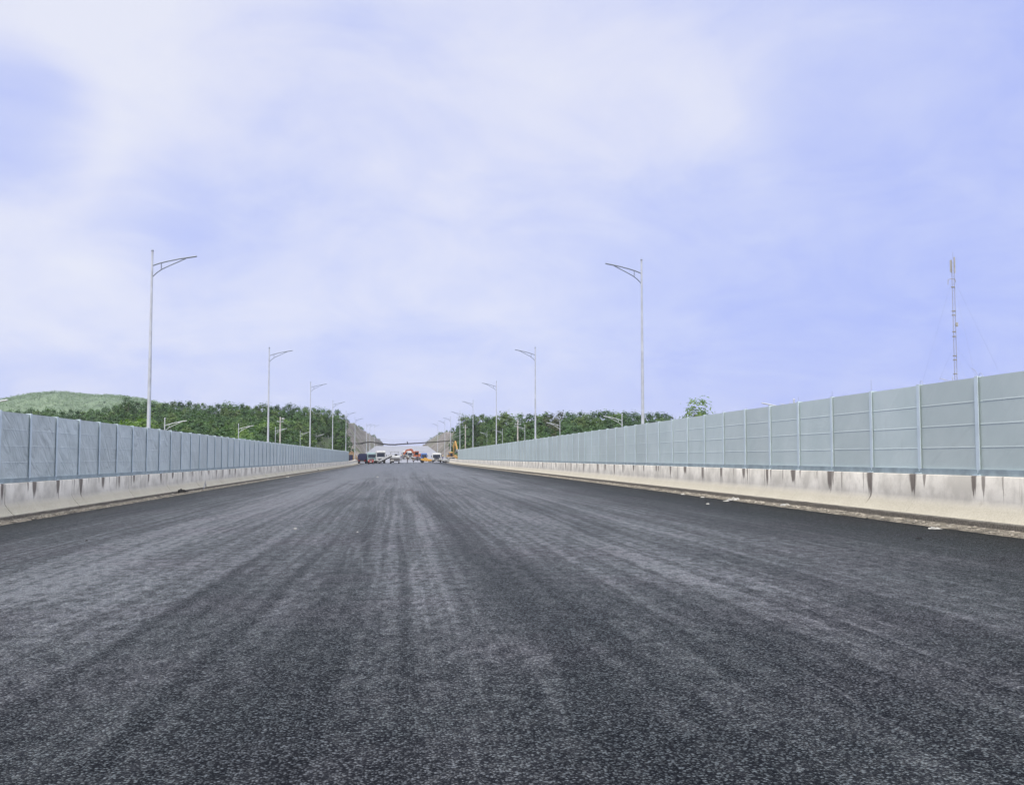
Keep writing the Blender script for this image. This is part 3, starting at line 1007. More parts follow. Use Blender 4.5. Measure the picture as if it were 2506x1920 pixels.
def wood(sil, fence, px0, px1, step, rows, group, labels, dpy, Y0, dY, keyf):
    cnt = 0
    for r in range(rows):
        Y = Y0 - r * dY
        px = px0 + rt.uniform(0, step)
        while px < px1:
            s = lerp(sil, px)
            py = s + r * dpy + (rt.uniform(-4, 4) if r else rt.uniform(-3.5, 4.5))
            if py < fence(px) - 1.5:
                off = abs(px - VPX)
                Yo = Y + rt.uniform(-9, 9)
                Yt = max(Yo, 18.0 * F_PX / off)
                if off > 200: Yt = max(Yt, 27.5 * F_PX / off)      # the side road and its lamps stay clear of trees
                elif off > 155: Yt = max(Yt, 348 + rt.uniform(0, 12))
                p = aty(px, py, Yt)
                key = keyf(px, r)
                hh = PROTO[key][1]
                k = rt.uniform(0.85, 1.2) * min(1.5, max(1.0, Yt / (Yo + 10)))
                kz = rt.uniform(0.9, 1.15)
                back = r == 0
                plant(key, 'tree', labels[0] if back else labels[1], 'tree', (p.x, Yt, p.z - hh * k * kz), group + (' on the skyline' if back else ' below the skyline'), k, kz)
                cnt += 1
            px += step * rt.uniform(0.75, 1.25)
    return cnt


def keyl(px, r):
    return 'oval%d' % rt.randrange(5)


def keyr(px, r):
    if 1330 < px < 1372: return 'brown' if rt.random() < 0.75 else 'oval1'
    return 'oval%d' % rt.randrange(5)


n1 = wood(SIL_L, fence_line_l, -70, 846, 17.5, 7, 'dark trees of the hill side wood',
          ['dark green tree on the skyline of the dense wood behind the hill side fence', 'dark green tree in the body of the dense wood behind the hill side fence'], 14, 335, 27, keyl)
n2 = wood(SIL_R, fence_line_r, 1110, 1645, 18, 5, 'dark trees of the mast side grove',
          ['dark green tree on the skyline of the grove behind the mast side fence', 'dark green tree in the body of the grove behind the mast side fence'], 17, 275, 24, keyr)
print('trees', n1, n2)


# the ground the woods stand on
def wood_floor(sil, px0, px1, Y0, rows, dY, dpy, label):
    mb = MB()
    cols = [px0 + (px1 - px0) * i / 30 for i in range(31)]
    lines = []
    lines.append([(xat(px, Y0 + 60), Y0 + 60, -6.2) for px in cols])
    for r in range(rows):
        Y = Y0 - r * dY
        row = []
        for px in cols:
            p = aty(px, lerp(sil, px) + r * dpy, Y)
            row.append((p.x if abs(p.x) > 15.5 else math.copysign(15.5, p.x), Y, min(p.z - 9.2, -0.6 if abs(p.x) < 22 else 99)))
        lines.append(row)
    Y = Y0 - rows * dY
    lines.append([(xat(px, Y), Y, -6.2) for px in cols])
    for l in lines: mb.v += l
    n = len(cols)
    for j in range(len(lines) - 1):
        for i in range(n - 1):
            a = j * n + i
            mb.f.append((a, a + n, a + n + 1, a + 1)); mb.sm.append(True)
    structure('hillside', mb, 'understorey', label)


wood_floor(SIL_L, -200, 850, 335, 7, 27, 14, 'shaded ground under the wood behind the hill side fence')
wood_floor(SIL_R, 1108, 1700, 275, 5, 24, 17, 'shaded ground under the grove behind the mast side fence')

# single trees one can point to
def single(key, px, pytop, Y, name, label, cat, k=1.0, kz=1.0):
    p = aty(px, pytop, Y)
    return plant(key, name, label, cat, (p.x, Y, p.z - PROTO[key][1] * k * kz), None, k, kz)


single('pale0', 700, 1036, 265, 'tree', 'broad pale green tree behind the pole with the white box', 'tree', 1.45)
single('pale1', 738, 1036, 288, 'tree', 'pale green tree with a lopsided crown right of the pole with the white box', 'tree', 1.25)
single('pale2', 655, 1040, 235, 'tree', 'pale green tree between two tall lamps, next to the pole with the white box', 'tree', 1.1)
single('pale1', 596, 1056, 195, 'tree', 'low pale green tree just over the fence beside the second low set lamp', 'tree', 0.9)
single('bush', 707, 1071, 255, 'bush', 'small bright green bush just over the fence, below the broad pale tree', 'bush', 2.4)
single('bush', 345, 1031, 110, 'bush', 'bright green bush just over the fence left of the nearest tall lamp', 'bush', 1.6)
single('bush', 312, 1035, 112, 'bush', 'low bright green bush just over the fence, farthest from the nearest tall lamp', 'bush', 1.4)
single('pale0', 1205, 1026, 330, 'tree', 'pale green rounded tree at the front of the mast side grove', 'tree', 1.2)
single('pale2', 1185, 1042, 350, 'tree', 'pale green low tree at the front of the mast side grove', 'tree', 1.05)
single('pale1', 1160, 1040, 356, 'tree', 'pale green tree at the road end of the mast side grove', 'tree', 0.95)
single('wide', 311, 974, 300, 'tree', 'tall broad tree rising above the wood in front of the green hill', 'tree', 1.0)
single('sparse', 1706, 977, 150, 'tree', 'lone treetop with sparse leaves standing apart over the mast side fence', 'tree', 1.0)
single('bush', 1718, 1007, 149, 'bush', 'bright green bush under the lone sparse treetop', 'bush', 0.9)
rs = random.Random(4)
for i in range(13):
    Y = 440 + 60 * i; px = None
    x = -22.6 - rs.random() * 1.5; zc = lerp([(335, 4), (380, 12), (415, 16.2), (432, 16.7), (1152, 19)], Y)
    plant('shrub', 'shrub', 'small dark shrub along the brow of the hill side rock cutting', 'shrub', (x, Y, zc - 0.6), 'shrubs on the brow of the hill side cutting', rs.uniform(0.7, 1.5))
for i in range(9):
    Y = 480 + 60 * i
    x = 22.6 + rs.random() * 1.5; zc = lerp([(430, 12.0), (520, 14.3), (582, 15.3), (900, 15.4), (1200, 14)], Y)
    plant('shrub', 'shrub', 'small dark shrub along the brow of the mast side rock cutting', 'shrub', (x, Y, zc - 0.6), 'shrubs on the brow of the mast side cutting', rs.uniform(0.7, 1.5))

# far green hill ---------------------------------------------------------
SIL_H = [(-420, 1010), (-250, 1000), (-120, 990), (0, 976), (62, 964), (144, 958), (230, 966), (287, 968), (340, 973), (382, 985), (470, 1005), (600, 1030)]
HY = 950.0
hm = MB()
cols = [-440 + 22 * i for i in range(49)]
fr = [0.0, 0.2, 0.4, 0.6, 0.8, 0.93, 1.0]
H_ROWS = []
for k, f in enumerate(fr):
    Y = 560 + (HY - 560) * f
    row = []
    for px in cols:
        top = aty(px, lerp(SIL_H, px), HY)
        zz = -6.2 + (top.z - 3.0 + 6.2) * math.sin(f * PI / 2) ** 1.25
        zz += 3.0 * noise.noise((px * 0.012, f * 3, 0)) * math.sin(PI * f)
        row.append((xat(px, Y) if True else 0, Y, zz))
    H_ROWS.append(row)
H_ROWS.append([(xat(px, 1300), 1300, -6.2) for px in cols])
for r in H_ROWS: hm.v += r
n = len(cols)
for j in range(len(H_ROWS) - 1):
    for i in range(n - 1):
        a = j * n + i
        hm.f.append((a, a + 1, a + n + 1, a + n)); hm.sm.append(True)
M['hill_grass'] = pale_gravel('hill_scrub', (0.08, 0.13, 0.08), (0.12, 0.175, 0.105), 0.03)  # pale like its leaves, with some distance haze painted in
structure('hill', hm, 'hill_grass', 'smooth green hill far behind the hill side fence')
rh = random.Random(21)
hf = MB()
for i in range(5200):
    j = min(len(fr) - 2, int(rh.random() ** 0.8 * (len(fr) - 1))); f = rh.random()
    c = rh.uniform(8, n - 10); ci = int(c); cf = c - ci
    A = Vector(H_ROWS[j][ci]).lerp(Vector(H_ROWS[j][ci + 1]), cf); B = Vector(H_ROWS[j + 1][ci]).lerp(Vector(H_ROWS[j + 1][ci + 1]), cf)
    p = A.lerp(B, f)
    s = rh.uniform(0.9, 2.0)
    for q in range(7):
        leaf(hf, p + Vector((rh.gauss(0, s * 0.5), rh.gauss(0, s * 0.5), rh.uniform(0.1, 1.4) * s)), s * 0.5, rh, 0.8, Vector((0, -0.35, 0.9)))
tag(hf.build('forest', 'leaf_far'), 'scrubby young forest covering the far green hill', None, None, 'stuff')


# ------------------------------------------------------------------ vehicles (front faces -y, origin on the ground at the front axle line)
def wheel(root, c, r, w, axis='x'):
    t_ = MB(); t_.wheel(c, r, w, axis); o = t_.build('wheel', 'black', root)
    q = MB(); q.wheel(c, r * 0.55, w * 1.06, axis, 14); q.build('rim', 'grey', o)
    return o


def truck(label, cat, loc, rz, w, h, mat, cargo_mat, length=6.5, box_h=None, group=None, glass_top=0.82, name='truck', visor=False):
    root = thing(name, label, cat, loc, rz, group)
    hw = w / 2
    cab = MB()
    cab.prism([(0.0, 0.6), (-0.05, 1.15), (0.22, h - 0.25), (0.42, h), (1.75, h), (1.8, 0.6)], -hw, hw, 0.06)
    cab.build('cab', mat, root)
    g = MB()
    za, zb = 0.48 * h + 0.1, h * glass_top
    ya = lambda z: -0.05 + (z - 1.15) / (h - 1.4) * 0.27 if z > 1.15 else -0.05
    g.add([(-hw * 0.86, ya(za) - 0.02, za), (hw * 0.86, ya(za) - 0.02, za), (hw * 0.80, ya(zb) - 0.02, zb), (-hw * 0.80, ya(zb) - 0.02, zb),
           (-hw * 0.86, ya(za) + 0.05, za), (hw * 0.86, ya(za) + 0.05, za), (hw * 0.80, ya(zb) + 0.05, zb), (-hw * 0.80, ya(zb) + 0.05, zb)],
          [(0, 1, 2, 3), (4, 7, 6, 5), (0, 4, 5, 1), (1, 5, 6, 2), (2, 6, 7, 3), (3, 7, 4, 0)])
    g.build('windscreen', 'glass', root)
    for s in (-1, 1):
        q = MB(); q.box((s * (hw + 0.005), 0.85, (za + zb) / 2), (0.03, 0.85, (zb - za) * 0.85)); q.build('side_window', 'glass', root)
        q = MB(); q.bbox((s * hw * 0.74, -0.07, 0.78), (0.32, 0.1, 0.2), 0.03); q.build('headlight', 'lamp_glass', root)
        q = MB(); q.bbox((s * (hw + 0.2), 0.05, za + 0.35), (0.16, 0.1, 0.5), 0.03); q.build('mirror', 'black', root)
    q = MB(); q.bbox((0, -0.10, 0.52), (w * 1.0, 0.2, 0.34), 0.05); q.build('bumper', 'black', root)
    q = MB()
    for k in range(4): q.box((0, -0.07, 0.95 + k * 0.1), (w * 0.55, 0.03, 0.05))
    q.build('grille', 'black', root)
    q = MB(); q.box((0, -0.215, 0.52), (0.5, 0.02, 0.13)); q.build('number_plate', 'plate', root)
    q = MB(); q.box((0, length / 2 + 0.4, 0.62), (w * 0.45, length - 0.6, 0.2)); q.build('chassis', 'grey', root)
    bh = box_h or h * 0.55
    q = MB()
    z0 = 0.95
    q.box((0, (length + 2.1) / 2, z0 + 0.05), (w, length - 2.1, 0.1))
    for s in (-1, 1): q.box((s * (hw - 0.03), (length + 2.1) / 2, z0 + 0.1 + bh / 2), (0.06, length - 2.1, bh))
    q.box((0, 2.13, z0 + 0.1 + bh / 2), (w - 0.13, 0.06, bh)); q.box((0, length - 0.03, z0 + 0.1 + bh / 2), (w - 0.13, 0.06, bh))
    nr = 6
    for s in (-1, 1):
        for k in range(nr): q.box((s * (hw + 0.025), 2.2 + (length - 2.4) * k / (nr - 1), z0 + 0.1 + bh / 2), (0.05, 0.08, bh - 0.02))
    for k in range(4): q.box((-hw * 0.8 + k * hw * 1.6 / 3, length + 0.03, z0 + 0.1 + bh / 2), (0.08, 0.06, bh - 0.02))
    q.build('cargo_bed', cargo_mat, root)
    for s in (-1, 1):
        for y in (0.75, length - 1.7, length - 0.75):
            wheel(root, (s * (hw - 0.17), y, 0.45), 0.45, 0.3)
        q = MB(); q.bbox((s * hw * 0.7, length + 0.03, 0.75), (0.3, 0.06, 0.12), 0.02); q.build('tail_light', 'lamp_red', root)
    if visor:
        q = MB(); q.box((0, 0.08, h * glass_top + 0.12), (w * 0.9, 0.25, 0.05)); q.build('sun_visor', 'glass', root)
    return root


def gz(x, y): return road_z(x, y)


def at_px(px, Y):
    x = xat(px, Y)
    return (x, Y, gz(x, Y))


# tipper seen from behind: its rear is turned to the camera
p = at_px(886, 262)
truck('dark navy tipper truck with its tailgate to the road past the hill side barrier', 'tipper truck', (p[0], 262 + 6.5, p[2]), PI, 2.1, 2.5, 'navy', 'navy', 6.5, 1.15)
p = at_px(909.5, 262)
truck('dull teal truck facing the road with a white roof edge, behind the small red vehicle', 'truck', p, 0.05, 2.1, 2.75, 'teal', 'teal', 6.5, 1.3)
p = at_px(932, 261)
truck('tall white cab over truck facing the road behind the long white conveyor', 'truck', p, 0.06, 2.35, 3.15, 'white', 'red', 8, 1.7, None, 0.80, 'truck', True)
p = at_px(991.5, 330)
truck('white truck far back on the pale roadbed, beside the orange excavator', 'truck', p, 0, 1.75, 2.75, 'white', 'white', 6, 1.4)
p = at_px(1004, 322)
truck('small white truck far back with dark windows, under the orange excavator boom', 'truck', p, 0, 1.7, 2.6, 'white', 'navy', 6, 1.4)
p = at_px(1038, 288)
truck('small bright blue truck facing the road behind the yellow roller', 'truck', p, 0, 1.6, 2.35, 'blue', 'blue', 5, 1.0)


def van(label, loc, rz, w, h, ln, mat):
    root = thing('van', label, 'van', loc, rz)
    hw = w / 2
    b = MB(); b.prism([(0.0, 0.35), (-0.05, 0.95), (0.25, 1.15), (0.75, h - 0.08), (1.1, h), (ln, h - 0.02), (ln + 0.05, 0.35)], -hw, hw, 0.07); b.build('body', mat, root)
    g = MB()
    A, B = (0.27, 1.17), (0.71, h - 0.16)
    for (y0, z0, y1, z1) in ((A[0], A[1], B[0], B[1]),):
        g.add([(-hw * .9, y0 - .03, z0), (hw * .9, y0 - .03, z0), (hw * .82, y1 - .03, z1), (-hw * .82, y1 - .03, z1), (-hw * .9, y0 + .05, z0 - .02), (hw * .9, y0 + .05, z0 - .02), (hw * .82, y1 + .05, z1), (-hw * .82, y1 + .05, z1)],
              [(0, 1, 2, 3), (4, 7, 6, 5), (0, 4, 5, 1), (1, 5, 6, 2), (2, 6, 7, 3), (3, 7, 4, 0)])
    g.build('windscreen', 'glass', root)
    for s in (-1, 1):
        q = MB(); q.box((s * (hw + .004), ln * 0.5 + .3, h * 0.70), (0.02, ln * 0.62, h * 0.22)); q.build('side_window', 'glass', root)
        q = MB(); q.bbox((s * hw * .76, -.06, .78), (.34, .1, .2), .04); q.build('headlight', 'lamp_glass', root)
        q = MB(); q.bbox((s * (hw + .14), .45, 1.25), (.2, .1, .26), .03); q.build('mirror', 'black', root)
        for y in (0.85, ln - 0.85): wheel(root, (s * (hw - .12), y, .34), .34, .22)
    q = MB(); q.bbox((0, -.07, .82), (w * .5, .06, .2), .03); q.build('grille', 'black', root)
    q = MB(); q.bbox((0, -.08, .46), (w * .98, .16, .24), .05); q.build('bumper', 'black', root)
    q = MB(); q.box((0, -.17, .5), (.5, .02, .13)); q.build('number_plate', 'plate', root)
    return root


p = at_px(1068.5, 262)
truck('white cab truck with a dark windscreen facing the road beside the white car', 'truck', p, -0.04, 2.25, 2.45, 'white', 'grey', 6, 0.9, None, 0.84)


def car(label, loc, rz, mat, w=1.7, ln=4.2):
    root = thing('car', label, 'car', loc, rz)
    hw = w / 2
    b = MB(); b.prism([(0.05, 0.3), (0.0, 0.62), (0.15, 0.78), (1.1, 0.9), (1.75, 1.38), (3.0, 1.42), (3.75, 0.98), (ln, 0.9), (ln, 0.3)], -hw, hw, 0.06); b.build('body', mat, root)
    q = MB()
    q.add([(-hw * .86, 1.12, .95), (hw * .86, 1.12, .95), (hw * .76, 1.66, 1.345), (-hw * .76, 1.66, 1.345), (-hw * .86, 1.25, .93), (hw * .86, 1.25, .93), (hw * .76, 1.8, 1.32), (-hw * .76, 1.8, 1.32)],
          [(0, 1, 2, 3), (4, 7, 6, 5), (0, 4, 5, 1), (1, 5, 6, 2), (2, 6, 7, 3), (3, 7, 4, 0)])
    q.build('windscreen', 'glass', root)
    for s in (-1, 1):
        q = MB(); q.box((s * (hw + .002), 2.4, 1.13), (.02, 1.5, .30)); q.build('side_window', 'glass', root)
        q = MB(); q.bbox((s * hw * .75, .02, .66), (.36, .1, .16), .03); q.build('headlight', 'lamp_glass', root)
        q = MB(); q.bbox((s * (hw + .1), 1.35, 1.0), (.18, .1, .13), .03); q.build('mirror', mat, root)
        for y in (.8, ln - .85): wheel(root, (s * (hw - .1), y, .32), .32, .2)
    q = MB(); q.bbox((0, -.0, .42), (w * .9, .1, .16), .03); q.build('grille', 'black', root)
    q = MB(); q.box((0, -.06, .44), (.5, .02, .12)); q.build('number_plate', 'plate', root)
    return root


p = at_px(1082, 262)
car('low white car at the mast side barrier end, next to the white cab truck', p, -1.15, 'white', 1.65, 3.9)

# small red vehicle -------------------------------------------------------
p = at_px(907.5, 248)
r = thing('site_vehicle', 'small red site vehicle with a dark rear window in front of the teal truck', 'vehicle', p, 0)
q = MB(); q.prism([(0, .28), (-.05, .62), (.06, .72), (.2, 1.12), (1.6, 1.14), (1.85, .7), (1.9, .28)], -.6, .6, .05); q.build('body', 'red', r)
q = MB(); q.prism([(.02, .70), (.15, 1.06), (.3, 1.06), (.2, .70)], -.44, .44, .01); q.build('rear_window', 'glass', r)
q = MB(); q.bbox((0, -.05, .4), (1.2, .14, .2), .03); q.build('bumper', 'black', r)
q = MB(); q.box((0, -.1, .60), (.42, .03, .12)); q.build('number_plate', 'plate', r)
for s in (-1, 1):
    q = MB(); q.bbox((s * .5, -.05, .62), (.14, .08, .16), .02); q.build('tail_light', 'lamp_red', r)
    for y in (.35, 1.5): wheel(r, (s * .52, y, .27), .27, .2)
q = MB(); q.bbox((0, .9, 1.17), (1.1, 1.2, .06), .02); q.build('roof', 'white', r)

# milling machine with its conveyor ---------------------------------------
p = at_px(966, 252)
mm = thing('milling_machine', 'white road milling machine with crawler tracks and a long sloping white conveyor', 'road machine', p, 0.0)
a = aty(925, 1129.5, 249) - Vector(p); b = aty(959, 1111.5, 250) - Vector(p)
d = (b - a)
rot = Matrix(((d.normalized().x, 0, -d.normalized().z), (0, 1, 0), (d.normalized().z, 0, d.normalized().x)))
q = MB(); q.box(a.lerp(b, .5), (d.length, .75, .42), rot)
for k in range(8): q.box(a.lerp(b, (k + .5) / 8), (.06, .82, .5), rot)
cv = q.build('conveyor', 'white', mm)
q = MB(); q.box(a.lerp(b, .5) + Vector((0.1, 0, -.36)), (d.length * .96, .6, .3), rot); q.build('conveyor_shade', 'black', cv)  # black bar added as painted shadow under the conveyor
q = MB(); q.box(a.lerp(b, .5) + Vector((0, 0, .235)), (d.length * .96, .5, .03), rot); q.build('belt', 'black', cv)
q = MB(); q.wheel(tuple(a + Vector((0.05, 0, 0))), .26, .8, 'y', 14); q.build('end_roller', 'grey', cv)
q = MB(); q.prism([(0, 1.3), (0, 1.75), (.4, 1.95), (4.6, 1.95), (5.0, 1.6), (5.0, 1.3)], -1.3, 1.3, .06); q.build('hull', 'white', mm)
q = MB(); q.box((0, 2.5, .95), (2.4, 4.8, .7)); q.build('engine_housing', 'black', mm)
q = MB(); q.box((.2, .9, .98), (2.5, 2.02, .3)); q.build('skirt', 'grey', mm)
for s in (-1, 1):
    for y in (.7, 4.2):
        q = MB(); q.prism([(y - .75, .22), (y - .55, .05), (y + .55, .05), (y + .75, .22), (y + .55, .52), (y - .55, .52)], s * 1.0 - .17, s * 1.0 + .17, .05)
        c_ = q.build('crawler_track', 'black', mm)
        for k in (-.5, 0, .5):
            z_ = MB(); z_.wheel((s * 1.0 + s * .18, y + k, .25), .16, .06, 'x', 12); z_.build('track_roller', 'grey', c_)
for sx in (-1.0, 1.0):
    for y in (1.2, 3.2):
        q = MB(); q.tube([(sx * .95 - .1, y, 1.9), (sx * .95 - .1, y, 2.78)], .04, 6); q.build('canopy_post', 'grey', mm)
q = MB(); q.bbox((-.1, 2.2, 2.86), (2.3, 2.6, .16), .05); q.build('canopy', 'white', mm)
q = MB(); q.bbox((.3, 2.2, 2.12), (.7, .6, .4), .05); q.build('console', 'black', mm)
q = MB(); q.wheel((-.6, -.1, .62), .35, .9, 'x', 18); q.build('milling_drum', 'grey', mm)

# yellow roller -----------------------------------------------------------
p = at_px(1043, 259)
ro = thing('road_roller', 'low yellow road roller with a dark drum, side on next to the white cab truck', 'road roller', p, 0)
q = MB(); q.wheel((-.95, 0.9, .52), .52, 1.7, 'y', 22); q.build('drum', 'black', ro)
q = MB(); q.wheel((1.0, 0.9, .48), .48, 1.6, 'y', 22); q.build('rear_drum', 'grey', ro)
q = MB()
bm2 = bmesh.new()
prf = [(-1.35, .75), (-1.3, 1.05), (-.6, 1.12), (-.35, 1.35), (.1, 1.32), (.5, 1.0), (1.4, .92), (1.45, .55), (.4, .45), (-.4, .5)]
va = [bm2.verts.new((x, 0.0, z)) for x, z in prf]; vb = [bm2.verts.new((x, 1.75, z)) for x, z in prf]
bm2.faces.new(va); bm2.faces.new(vb[::-1])
for i in range(len(prf)): bm2.faces.new((va[i], vb[i], vb[(i + 1) % len(prf)], va[(i + 1) % len(prf)]))
bmesh.ops.recalc_face_normals(bm2, faces=bm2.faces)
q.bm(bm2); q.build('body', 'yellow', ro)
q = MB(); q.bbox((-.1, .9, 1.5), (.5, .6, .12), .03); q.build('seat', 'black', ro)
q = MB(); q.tube([(-.55, .9, 1.1), (-.4, .9, 1.6)], .03, 6); q.tube([(-.4, .65, 1.6), (-.4, 1.15, 1.6)], .03, 6); q.build('steering', 'grey', ro)
for y in (.25, 1.5):
    q = MB(); q.bbox((1.47, y, .75), (.05, .2, .14), .02); q.build('headlight', 'lamp_glass', ro)


# excavators ---------------------------------------------------------------
def excavator(label, loc, rz, mat, boom, boom_mat, cabside=-1):
    root = thing('excavator', label, 'excavator', loc, rz)
    for s in (-1, 1):
        q = MB(); q.prism([(-1.5, .35), (-1.25, .05), (1.25, .05), (1.5, .35), (1.25, .72), (-1.25, .72)], s * .95 - .26, s * .95 + .26, .06); t_ = q.build('crawler_track', 'black', root)
        for k in (-1.0, -.5, 0, .5, 1.0):
            z_ = MB(); z_.wheel((s * 1.23, k, .36), .2, .05, 'x', 12); z_.build('track_roller', 'grey', t_)
    q = MB(); q.tube([(0, 0, .65), (0, 0, .98)], .55, 16); q.build('turntable', 'grey', root)
    q = MB(); q.prism([(-1.3, 1.0), (-1.3, 1.5), (.1, 1.65), (.3, 2.0), (1.8, 1.95), (1.95, 1.0)], -1.2, 1.2, .07); q.build('body', mat, root)
    cb = MB(); cb.prism([(-1.35, 1.2), (-1.2, 2.55), (-1.0, 2.75), (.1, 2.75), (.15, 1.2)], cabside * 1.15 - (.0 if cabside < 0 else .9), cabside * 1.15 + (.9 if cabside < 0 else 0), .06)
    c_ = cb.build('cab', mat, root)
    q = MB(); q.prism([(-1.385, 1.6), (-1.27, 2.5), (-1.2, 2.5), (-1.3, 1.6)], cabside * .7 - .36, cabside * .7 + .36, .01); q.build('windscreen', 'glass', c_)
    q = MB(); q.prism([(-1.1, 1.6), (-1.0, 2.5), (-.05, 2.5), (0, 1.6)], cabside * 1.18 - .015, cabside * 1.18 + .015, 0); q.build('side_window', 'glass', c_)
    P_ = [Vector(v) for v in boom]
    def beam(pp, ws, nm):
        mb = MB()
        for (a_, w0), (b_, w1) in zip(zip(pp, ws), zip(pp[1:], ws[1:])):
            dd = (b_ - a_).normalized(); side = dd.cross(Vector((0, 0, 1)))
            side = side.normalized() if side.length > .05 else Vector((0, 1, 0)); up = side.cross(dd)
            vs = []
            for c0, w in ((a_ - dd * .05, w0), (b_ + dd * .05, w1)):
                for i, j in ((-1, -1), (1, -1), (1, 1), (-1, 1)): vs.append(c0 + side * i * .17 + up * j * w)
            mb.add(vs, [(0, 1, 2, 3), (7, 6, 5, 4), (0, 4, 5, 1), (1, 5, 6, 2), (2, 6, 7, 3), (3, 7, 4, 0)])
        return mb.build(nm, boom_mat, root)
    beam(P_[:3], (.24, .34, .22), 'boom'); beam(P_[2:4], (.26, .16), 'stick')
    mb = MB(); mb.tube([P_[0] + Vector((0, -.25, .1)), P_[0].lerp(P_[1], .9) + Vector((0, -.25, -.2))], .07, 8); mb.build('hydraulic_ram', 'grey', root)
    e = P_[3]
    bk = MB(); bk.prism([(e.y - .5, e.z - .1), (e.y - .62, e.z - .6), (e.y - .2, e.z - .95), (e.y + .3, e.z - .7), (e.y + .12, e.z - .45), (e.y - .25, e.z - .5), (e.y - .2, e.z + .05)], e.x - .45, e.x + .45, .02)
    bk.build('bucket', 'grey', root)
    return root


p = at_px(1108, 276); 
excavator('yellow crawler excavator with its raised arm, behind the barrier end on the mast side', (p[0], p[1], p[2] - 0.1), 0.2, 'ochre', [(0, -1.0, 1.7), (-.1, -1.5, 4.0), (0.1, -2.2, 5.5), (.3, -3.4, 3.4)], 'ochre', -1)
p = at_px(1022, 312)
excavator('orange excavator with its boom stretched over the far white trucks', p, -PI / 2 + 0.2, 'orange', [(0, -1.0, 1.7), (0, -1.9, 3.2), (0, -3.4, 3.0), (0, -4.3, 1.7)], 'orange', 1)

# heap of brown soil beside the cabin
hb = MB(); NH = 14
cx_ = xat(859, 306); cz_ = gz(cx_, 306) - 0.4
for j in range(NH + 1):
    for i in range(NH + 1):
        a, b_ = 2 * i / NH - 1, 2 * j / NH - 1
        r_ = min(1.0, math.hypot(a, b_))
        hb.v.append((a * 3.2, b_ * 4.5, 3.3 * (1 - r_) ** 0.8 * (1 + 0.35 * noise.noise((a * 2, b_ * 2, 3))) + 0.25 * noise.noise((a * 6, b_ * 6, 1)) * (1 - r_)))
for j in range(NH):
    for i in range(NH):
        a = j * (NH + 1) + i
        hb.f.append((a, a + 1, a + NH + 2, a + NH + 1)); hb.sm.append(False)
M['soil'] = pale_gravel('brown_soil', (0.09, 0.06, 0.035), (0.20, 0.14, 0.09), 0.8)
o = hb.build('soil_heap', 'soil'); o.location = (cx_, 306, cz_)
tag(o, 'heap of brown soil behind the far end of the hill side fence', 'soil heap')
# dark site cabinet behind the fence end
p = aty(858.5, 1118, 292)
r = thing('site_cabin', 'small dark site cabin behind the far end of the hill side fence', 'cabin', (p.x, 292, gz(p.x, 292) - 0.3), 0.1)
q = MB(); q.box((0, 0, 1.1), (1.1, 1.4, 2.2)); q.build('wall', 'cloth_dark', r)
q = MB(); q.box((0, 0, 2.25), (1.3, 1.6, .08)); q.build('roof', 'grey', r)
q = MB(); q.box((.05, -.715, 1.0), (.7, .03, 1.9)); q.build('door', 'navy', r)


# ------------------------------------------------------------------ people
def skinned(name, verts, edges, radii, mat, parent):
    me = bpy.data.meshes.new(name)
    me.from_pydata(verts, edges, []); me.update()
    o = bpy.data.objects.new(name, me); COL.objects.link(o); o.parent = parent
    md = o.modifiers.new('Skin', 'SKIN')
    lay = me.skin_vertices[0].data if me.skin_vertices else None
    if lay is None:
        bm = bmesh.new(); bm.from_mesh(me); bm.verts.layers.skin.verify(); bm.to_mesh(me); bm.free()
        lay = me.skin_vertices[0].data
    for i, r in enumerate(radii):
        lay[i].radius = (r, r) if not hasattr(r, '__len__') else r
    lay[0].use_root = True
    sd = o.modifiers.new('Subdivision', 'SUBSURF'); sd.levels = sd.render_levels = 1
    me.materials.append(M[mat])
    return o


